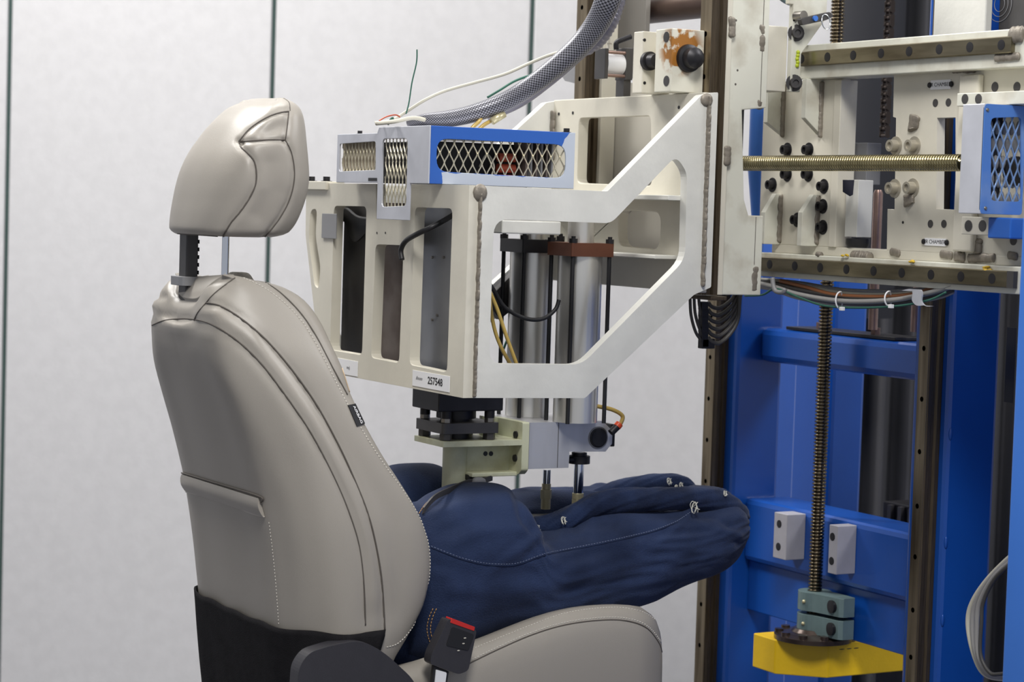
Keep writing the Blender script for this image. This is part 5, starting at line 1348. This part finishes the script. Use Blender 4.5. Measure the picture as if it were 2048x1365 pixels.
seam('stitching', CB, [(905, 1340), (950, 1317), (1000, 1293), (1060, 1267), (1120, 1248), (1180, 1238), (1240, 1236), (1285, 1247), (1313, 1272), (1328, 1303), (1334, 1365)], .0007, THREAD, seat, off=.0004, dash=.003, gap=.0022)
seam('stitching', CB, [(950, 1297), (1000, 1276), (1060, 1252), (1120, 1230), (1180, 1219), (1240, 1216), (1285, 1225), (1310, 1240)], .0007, THREAD, seat, off=.0004, dash=.003, gap=.0022)
# ---- seat foot (below the picture)
obj('seat_base', G().box(1.42, 1.94, YC-.22, YC+.22, .34, .50), BLACKP, seat, bevel=.01)
for x in (1.5, 1.85):
    for y in (YC-.18, YC+.18): obj('riser_leg', G().box(x-.03, x+.03, y-.02, y+.02, 0, .34), BLACK, seat)
# ---- belt buckle on its stalk
YBk = YC-.285
bkq = XZ([(897, 1238), (954, 1261), (937, 1342), (918, 1350), (860, 1329), (863, 1310)], YBk)
bc = obj('belt_buckle', G().prism(roundpoly(bkq, .006), 1, YBk, YBk+.022), BLACKP, seat, bevel=.002, label='black seat belt buckle with a red release button')
gq = XZ([(903, 1237), (950, 1255), (948, 1263), (900, 1246)], YBk-.0)
obj('release_button', G().prism(gq, 1, YBk-.001, YBk+.018), RED, bc, bevel=.001)
gq = roundpoly(XZ([(904, 1254), (948, 1270), (936, 1302), (892, 1292)], YBk), .003)
obj('buckle_face', G().prism(gq, 1, YBk-.0012, YBk), RUBBER, bc, bevel=.0005)
for qx, qy in ((930, 1277), (927, 1288), (917, 1302)):
    h = PY(qx, qy, YBk-.0014); obj('scuff_mark', G().ball(h, .0016, (1.4, .1, .6)), CREAM, bc)
gq = XZ([(868, 1332), (898, 1344), (890, 1400), (860, 1400)], YBk+.004)
obj('webbing_stalk', G().prism(gq, 1, YBk+.004, YBk+.012), RUBBER, bc, bevel=.001)
gq = roundpoly(XZ([(872, 1340), (893, 1346), (888, 1385), (868, 1380)], YBk+.003), .002)
obj('care_label', G().prism(gq, 1, YBk+.0022, YBk+.004), WHITE, bc)
# ================================================================== denim covered lower-body dummy
dm = thing('denim_dummy', 'lower-body test dummy dressed in dark blue jeans sitting on the car seat', 'dummy', (1.75, YC, .72))
def legmesh(Yl, T, B, px0, px1, n, ry, side, seed, lip=True):
    rows = []
    for i in range(n+1):
        t = i/n
        px = px0+(px1-px0)*(1-(1-t)**1.6 if t > .0 else 0)
        pt = PY(px, lerp_tab(T, px), Yl); pb = PY(px, lerp_tab(B, px), Yl-ry*.25*side)
        x = pt.x; zt_, zb_ = pt.z, pb.z; zc = (zt_+zb_)/2; rz = (zt_-zb_)/2
        k = lerp_tab(RY, px)
        row = []
        for j in range(120):
            a = 2*math.pi*j/120
            ca, sa = math.cos(a), math.sin(a)
            e = 2.35; rr = (abs(ca)**e+abs(sa)**e)**(-1/e)
            y = Yl+ry*k*ca*rr; z = zc+rz*sa*rr
            # folds
            f1 = noise.noise(Vector((x*5+seed, math.cos(a)*1.6, math.sin(a)*1.6+x*5)))*.010
            f2 = abs(noise.noise(Vector((x*9+3*math.sin(a)+seed, math.sin(a)*3.2-x*6, 4.2))))*(.009 if sa > 0 else .009+.005*sa)
            d = (f1-f2)*min(1, 3*t+.2)*min(1, (1-t)*5+.25)
            P_ = Vector((x, y, z)); px_, py_ = pix(P_)
            if ca < .35:
                for pl, wd, am in FOLDS:
                    if min(q[0] for q in pl)-3*wd < px_ < max(q[0] for q in pl)+3*wd:
                        dd, tt = sd2(px_, py_, pl)
                        if dd < 3*wd: d += am*math.exp(-(dd/wd)**2)*(1-.65*tt)
            row.append(Vector((x, y+ca*d, z+sa*d*.8)))
        rows.append(row)
    return rows
# cloth folds: (centre line as seen, half width, height)
FOLDS = [([(1384, 1022), (1340, 1052), (1290, 1082)], 9, .0045), ([(1384, 1024), (1345, 1066), (1310, 1100)], 7, .004), ([(1380, 1020), (1320, 1040), (1255, 1058)], 8, .004),
 ([(1384, 1018), (1310, 1026), (1240, 1034)], 8, .003), ([(1368, 1036), (1325, 1064), (1290, 1090)], 5, -.003), ([(1366, 1028), (1310, 1044)], 5, -.003),
 ([(1076, 1072), (1050, 1092), (1010, 1120), (975, 1152)], 8, .006), ([(1064, 1066), (1038, 1086), (1005, 1104)], 8, -.005), ([(1090, 1076), (1066, 1100), (1040, 1130)], 7, -.004),
 ([(1126, 1056), (1120, 1080), (1128, 1110)], 7, .004), ([(1150, 1050), (1160, 1078)], 6, -.003), ([(1188, 1028), (1175, 1055), (1160, 1085)], 7, .004), ([(1080, 1070), (1095, 1095), (1100, 1125)], 6, .004),
 ([(1035, 985), (1042, 1015), (1048, 1045), (1066, 1066)], 9, -.008), ([(1015, 985), (1020, 1020), (1038, 1055), (1058, 1078)], 9, .006),
 ([(880, 1005), (925, 985), (975, 982)], 10, -.004), ([(870, 1030), (920, 1012), (975, 1008)], 9, .004), ([(880, 1068), (940, 1040), (990, 1032)], 9, -.004), ([(905, 1090), (960, 1066), (1015, 1062)], 9, .004),
 ([(880, 1130), (960, 1160), (1060, 1150), (1180, 1120)], 12, -.003), ([(900, 1180), (1000, 1190), (1120, 1170), (1240, 1130)], 13, .004), ([(960, 1240), (1080, 1215), (1200, 1180), (1330, 1130)], 13, -.003),
 ([(1478, 1070), (1440, 1060), (1400, 1050)], 7, .005), ([(1474, 1085), (1440, 1090), (1400, 1096)], 7, -.004), ([(1470, 1098), (1440, 1112), (1405, 1124)], 7, .004), ([(1460, 1050), (1430, 1034), (1400, 1030)], 6, -.004)]
T = smooth_tab([(770, 1010), (815, 1008), (850, 1004), (880, 985), (930, 966), (985, 960), (1012, 970), (1030, 1000), (1042, 1042), (1060, 1060), (1080, 1062), (1125, 1048), (1190, 1024), (1230, 1018), (1330, 1016), (1400, 1013), (1450, 1006), (1475, 1020), (1486, 1050)])
B = smooth_tab([(770, 1335), (850, 1322), (950, 1292), (1050, 1262), (1150, 1240), (1230, 1224), (1285, 1207), (1330, 1186), (1380, 1168), (1430, 1146), (1462, 1118), (1480, 1085), (1486, 1062)])
RY = smooth_tab([(770, .60), (800, .7), (860, .95), (950, 1.0), (1100, .95), (1300, .88), (1400, .8), (1450, .62), (1475, .4), (1486, .12)])
rows = legmesh(YC-.114, T, B, 800, 1486, 210, .098, 1, 0)
g = G().loft(rows); near_g = g
DB = BVHTree.FromPolygons([tuple(p) for p in g.v], g.f)
nl = obj('trouser_leg', g, DENIM, dm, smooth='all')
# the far leg is the same leg on the other side of the seat
g2 = G(); g2.v = [Vector((p.x, 2*YC-p.y, p.z+.006)) for p in g.v]; g2.f = [tuple(reversed(f)) for f in g.f]
obj('trouser_leg', g2, DENIM, dm, smooth='all')
# seat of the trousers between the legs
rows = []
for i in range(15):
    x = 1.50+.017*i; t = i/14
    zt_ = .925-.05*t**2+.0*t; zb_ = .73
    row = []
    for j in range(40):
        a = 2*math.pi*j/40; rr = (abs(math.cos(a))**2.6+abs(math.sin(a))**2.6)**(-1/2.6)
        row.append(Vector((x, YC+.16*math.cos(a)*rr, (zt_+zb_)/2+(zt_-zb_)/2*math.sin(a)*rr+.004*math.sin(x*60+j))))
    rows.append(row)
obj('trouser_seat', G().loft(rows), DENIMD, dm, smooth='all')
# dark foam form seen in the gap
rows = []
g = G().box(1.74, 2.05, YC-.05, YC+.06, .80, PY(1100, 1035, YC).z)
obj('inner_form', g, RUBBER, dm, bevel=.01)
# rolled denim edges, tied with wire
def roll(path, r, label=None, seed=0):
    pp = spline(path, 10); rs = []; n = len(pp); v = []; NT = 40
    up = None; ring = []
    for i, p in enumerate(pp):
        t = (pp[min(i+1, n-1)]-pp[max(i-1, 0)]).normalized()
        u = Vector((0, 0, 1))-t*t.z; u.normalize(); w = t.cross(u)
        row = []
        for j in range(NT):
            a = 2*math.pi*j/NT
            k = 1+.07*math.sin(2*a+i*.2+seed)+.035*math.sin(8*a+i*.5)+.03*math.sin(13*a+i*.9+seed)+.06*noise.noise(p*30)
            e = min(1, i/6+.35, (n-1-i)/6+.35)
            row.append(p+(u*math.cos(a)+w*math.sin(a))*r*k*e)
        ring.append(row)
    return obj('rolled_hem', G().loft(ring), DENIMD, dm, smooth='all')
yn_ = YC-.12
near_path = [PY(a, b, y) for a, b, y in ((1062, 1062, yn_+.03), (1090, 1058, yn_+.02), (1130, 1042, yn_), (1180, 1016, yn_-.01), (1230, 1004, yn_-.02), (1290, 1000, yn_-.02), (1350, 998, yn_-.02), (1410, 1000, yn_-.01), (1455, 1010, yn_), (1474, 1032, yn_+.02), (1468, 1050, yn_+.04))]
roll(near_path, .0205)
far_path = [Vector((p.x, 2*YC-p.y, p.z+.008)) for p in near_path]
far_path = [PY(a, b, YC+.10) for a, b in ((1075, 1018), (1130, 1010), (1180, 1000), (1230, 983), (1280, 970), (1330, 965), (1365, 972), (1383, 990))]
roll(far_path, .0165, seed=2)
roll([PY(1383, 985, YC+.07), PY(1400, 988, YC+.02), PY(1425, 992, YC-.04), PY(1450, 998, YC-.09)], .015, seed=4)
roll([PY(1052, 1052, YC+.02), PY(1075, 1035, YC+.06), PY(1110, 1020, YC+.09)], .011, seed=5)
# waistband lip of the near hip

def tie_at(px, py, Y, s, label=None):
    g = G(); c = PY(px, py, Y); s *= .8
    for k in range(3):
        tl = random.uniform(-.5, .5); pts = []
        for i in range(9):
            a = math.radians(-60+300*i/8+random.uniform(-12, 12)); u, v = math.cos(a)*s*(.3+.12*k), math.sin(a)*s*(.8+.15*k)
            pts.append(c+RIGHT*(u*math.cos(tl)-v*math.sin(tl))-DOWN*(u*math.sin(tl)+v*math.cos(tl))+FWD*(-.004+.003*math.sin(a+k)))
        g.tube(spline(pts, 3), .00055, 6)
    g.tube([c-RIGHT*s*.2, c+RIGHT*s*.6-DOWN*s*.9+FWD*-.003], .0006, 6); g.tube([c+RIGHT*s*.1, c+RIGHT*s*.9+DOWN*s*.3+FWD*-.003], .0006, 6)
    return obj('wire_tie', g, WIRE, dm, smooth='all')
def onleg(px, py):
    h = hit(DB, px, py, .003); return h.y if h else yn_
for px, py, s in ((1075, 1058, .007), (1127, 1042, .008), (1190, 1008, .009), (1388, 1016, .013), (1479, 1048, .009), (1450, 988, .006)):
    tie_at(px, py, yn_-.045 if px in (1388,) else yn_-.02, s)
for px, py, s in ((1338, 964, .008), (1352, 976, .006), (1362, 972, .007), (1046, 1024, .006)): tie_at(px, py, YC+.07, s)
# seams of the jeans
seam('side_stitching', DB, [(862, 1093), (890, 1104), (925, 1117), (970, 1127), (1015, 1129), (1045, 1124), (1090, 1108), (1140, 1098), (1200, 1086), (1255, 1074), (1310, 1060), (1355, 1042), (1382, 1024)], .0006, mat('pale_blue_thread', (112, 122, 150), .7), nl, off=.0003, dash=.003, gap=.0022)
seam('side_seam', DB, [(862, 1096), (890, 1107), (925, 1120), (970, 1130), (1015, 1132), (1045, 1127), (1090, 1111), (1140, 1101), (1200, 1089), (1255, 1077), (1310, 1063), (1355, 1045)], .0011, DENIMD, nl, off=.0002)
for dx in (0, 7):
    seam('orange_stitching', DB, [(866+dx, 1218), (858+dx, 1236), (854+dx, 1258), (858+dx, 1280), (866+dx, 1298)], .0007, ORANGE, nl, off=.0004, dash=.004, gap=.0016)
    seam('orange_stitching', DB, [(838+dx, 1028), (850+dx, 1010), (868+dx, 992)], .0006, ORANGE, nl, off=.0004, dash=.004, gap=.0016)
# strap from the bracket to the hip
st_ = thing('fabric_strap', 'grey fabric strap tied from under the green bracket to the hip of the jeans', 'strap', PY(960, 960, YC-.08))
q = [PY(a, b, y) for a, b, y in ((845, 1022, YC-.16), (868, 996, YC-.15), (905, 978, YC-.12), (935, 966, YC-.08), (962, 963, YC-.06), (982, 957, YC-.035))]
v = []
for i, p in enumerate(spline(q, 6)): v.append([p+Vector((0, 0, .005)), p+Vector((.002, -.002, .005)), p+Vector((.002, -.002, -.004)), p+Vector((0, 0, -.004))])
obj('webbing', G().loft(v), DGREY, st_, smooth=True)
q = PY(957, 964, YC-.075); obj('knot', G().ball(q, .010, (1.4, .8, .8)), GREY, st_, smooth='all')
q0 = PY(938, 949, YC-.03); q1 = PY(984, 961, YC-.03); obj('strap_buckle', G().box(q0.x, q1.x, YC-.03, YC+.02, q1.z, q0.z), RUBBER, st_, bevel=.003)
# ------------------------------------------------------------------ sleeve and cables above the guard
SLM = mat('braided_sleeve_mesh', (112, 110, 122), .35, .4)
nt = SLM.node_tree; b = nt.nodes['Principled BSDF']
uv = nt.nodes.new('ShaderNodeTexCoord'); mp = nt.nodes.new('ShaderNodeMapping'); mp.inputs['Scale'].default_value = (210, 34, 1); mp.inputs['Rotation'].default_value = (0, 0, 0)
nt.links.new(uv.outputs['UV'], mp.inputs[0])
ck = nt.nodes.new('ShaderNodeTexChecker'); ck.inputs['Scale'].default_value = 1; ck.inputs['Color1'].default_value = srgb(146, 146, 154); ck.inputs['Color2'].default_value = srgb(54, 54, 60)
nt.links.new(mp.outputs[0], ck.inputs[0]); nt.links.new(ck.outputs[0], b.inputs['Base Color'])
def sleeve(name, pts, rads, label, cat, m, k=10, n=28):
    pp = spline(pts, k); N_ = len(pp); rs = [rads[min(int(i/k), len(rads)-1)]+(rads[min(int(i/k)+1, len(rads)-1)]-rads[min(int(i/k), len(rads)-1)])*((i/k) % 1) for i in range(N_)]
    g = G().tube(pp, rs, n)
    o = obj(name, g, m, None, smooth='all')
    me = o.data; ul = me.uv_layers.new(name='UVMap'); 
    for poly in me.polygons:
        for li, vi in zip(poly.loop_indices, poly.vertices):
            i, j = divmod(vi, n); jj = j
            if len(poly.vertices) == 4 and j == 0 and any(v % n == n-1 for v in poly.vertices): jj = n
            ul.data[li].uv = (i/N_, jj/n)
    return tag(o, label, cat)
YSl = 3.22
sp_ = [PY(a, b, y) for a, b, y in ((815, 246, 3.24), (850, 240, 3.22), (900, 237, 3.2), (950, 226, 3.18), (1010, 203, 3.16), (1060, 173, 3.14), (1110, 135, 3.12), (1160, 90, 3.1), (1195, 45, 3.08), (1217, -5, 3.06), (1232, -70, 3.06), (1238, -260, 3.08))]
sleeve('braided_cable_sleeve', sp_, [.006, .010, .0135, .0145, .015, .0155, .0165, .018, .0195, .021, .021], 'thick grey braided cable sleeve curving up from the guard box to the top', 'cable sleeve', SLM)
wrp = [PY(a, b, y) for a, b, y in ((975, 236, 3.26), (1040, 208, 3.24), (1100, 165, 3.22), (1150, 122, 3.18), (1190, 85, 3.16), (1213, 55, 3.14), (1228, 20, 3.14), (1240, -40, 3.14), (1246, -250, 3.14))]
g = G(); pp = spline(wrp, 14); g.tube(pp, [.0062+(.0075 if i > 48 else .001)*(min(1, max(0, (i-45)/12)))+.0009*math.sin(i*1.9)*(1 if i > 48 else 0) for i in range(len(pp))], 16)
tag(obj('spiral_wrapped_cable', g, mat('grey_spiral_wrap', (128, 126, 138), .32, .2), None, smooth='all'), 'spiral wrapped grey cable running under the braided sleeve', 'cable')
wt = thing('white_sensor_cable', 'thin off-white cable from the left end of the guard box up to the braided sleeve', 'cable', PY(750, 246, 3.2))
obj('cable', G().tube(spline([PY(a, b, y+.035) for a, b, y in ((750, 246, 3.22), (785, 240, 3.21), (815, 222, 3.2), (850, 200, 3.18), (890, 182, 3.17), (950, 165, 3.15), (1010, 148, 3.13), (1060, 126, 3.12), (1105, 108, 3.1), (1140, 100, 3.1))], 8), .0027, 10), CABLEW, wt, smooth='all')
cable('blue_grey_cable', 'short blue grey cable leaving the braided sleeve on its left side', 'cable', [PY(a, b, 3.2) for a, b in ((975, 195), (1000, 180), (1030, 162), (1062, 151), (1085, 150))], .002, GREENC)
o = cable('zip_tie_tail', 'thin dark zip tie tail standing upright above the guard box', 'cable tie', [PY(a, b, 3.2) for a, b in ((812, 228), (818, 205), (824, 165), (833, 125), (834, 99))], .0011, GREENC)
o = thing('cable_knot', 'loose cable ends and ties bunched on the left end of the guard box', 'cable ties', PY(790, 245, 3.2))
obj('loop', G().tube(spline([PY(a, b, 3.21) for a, b in ((776, 250), (780, 240), (786, 236), (784, 246))], 5), .0016, 6), GREENC, o, smooth='all')
obj('loop', G().tube(spline([PY(a, b, 3.21) for a, b in ((758, 242), (772, 234), (790, 230), (800, 234))], 5), .0012, 6), COIL, o, smooth='all')
obj('loop', G().tube(spline([PY(a, b, 3.2) for a, b in ((752, 247), (790, 243), (825, 236), (850, 240))], 5), .0034, 8), CABLEW, o, smooth='all')
for i, (pts, lab) in enumerate(((((940, 262), (948, 252), (958, 243), (962, 236)), 'left yellow cable dropping into the guard box'), (((955, 262), (968, 250), (980, 243), (990, 236)), 'right yellow cable dropping into the guard box'))):
    cable('yellow_cable', lab, 'cable', [PY(a, b, 3.17) for a, b in pts], .0032, AMBER, group='yellow cables')
g = G().tube([PY(984, 243, 3.16), PY(1008, 228, 3.16)], .0062, 10); tag(obj('cable_connector', g, BRASS, None, smooth='all'), 'tan cable connector under the braided sleeve', 'connector')
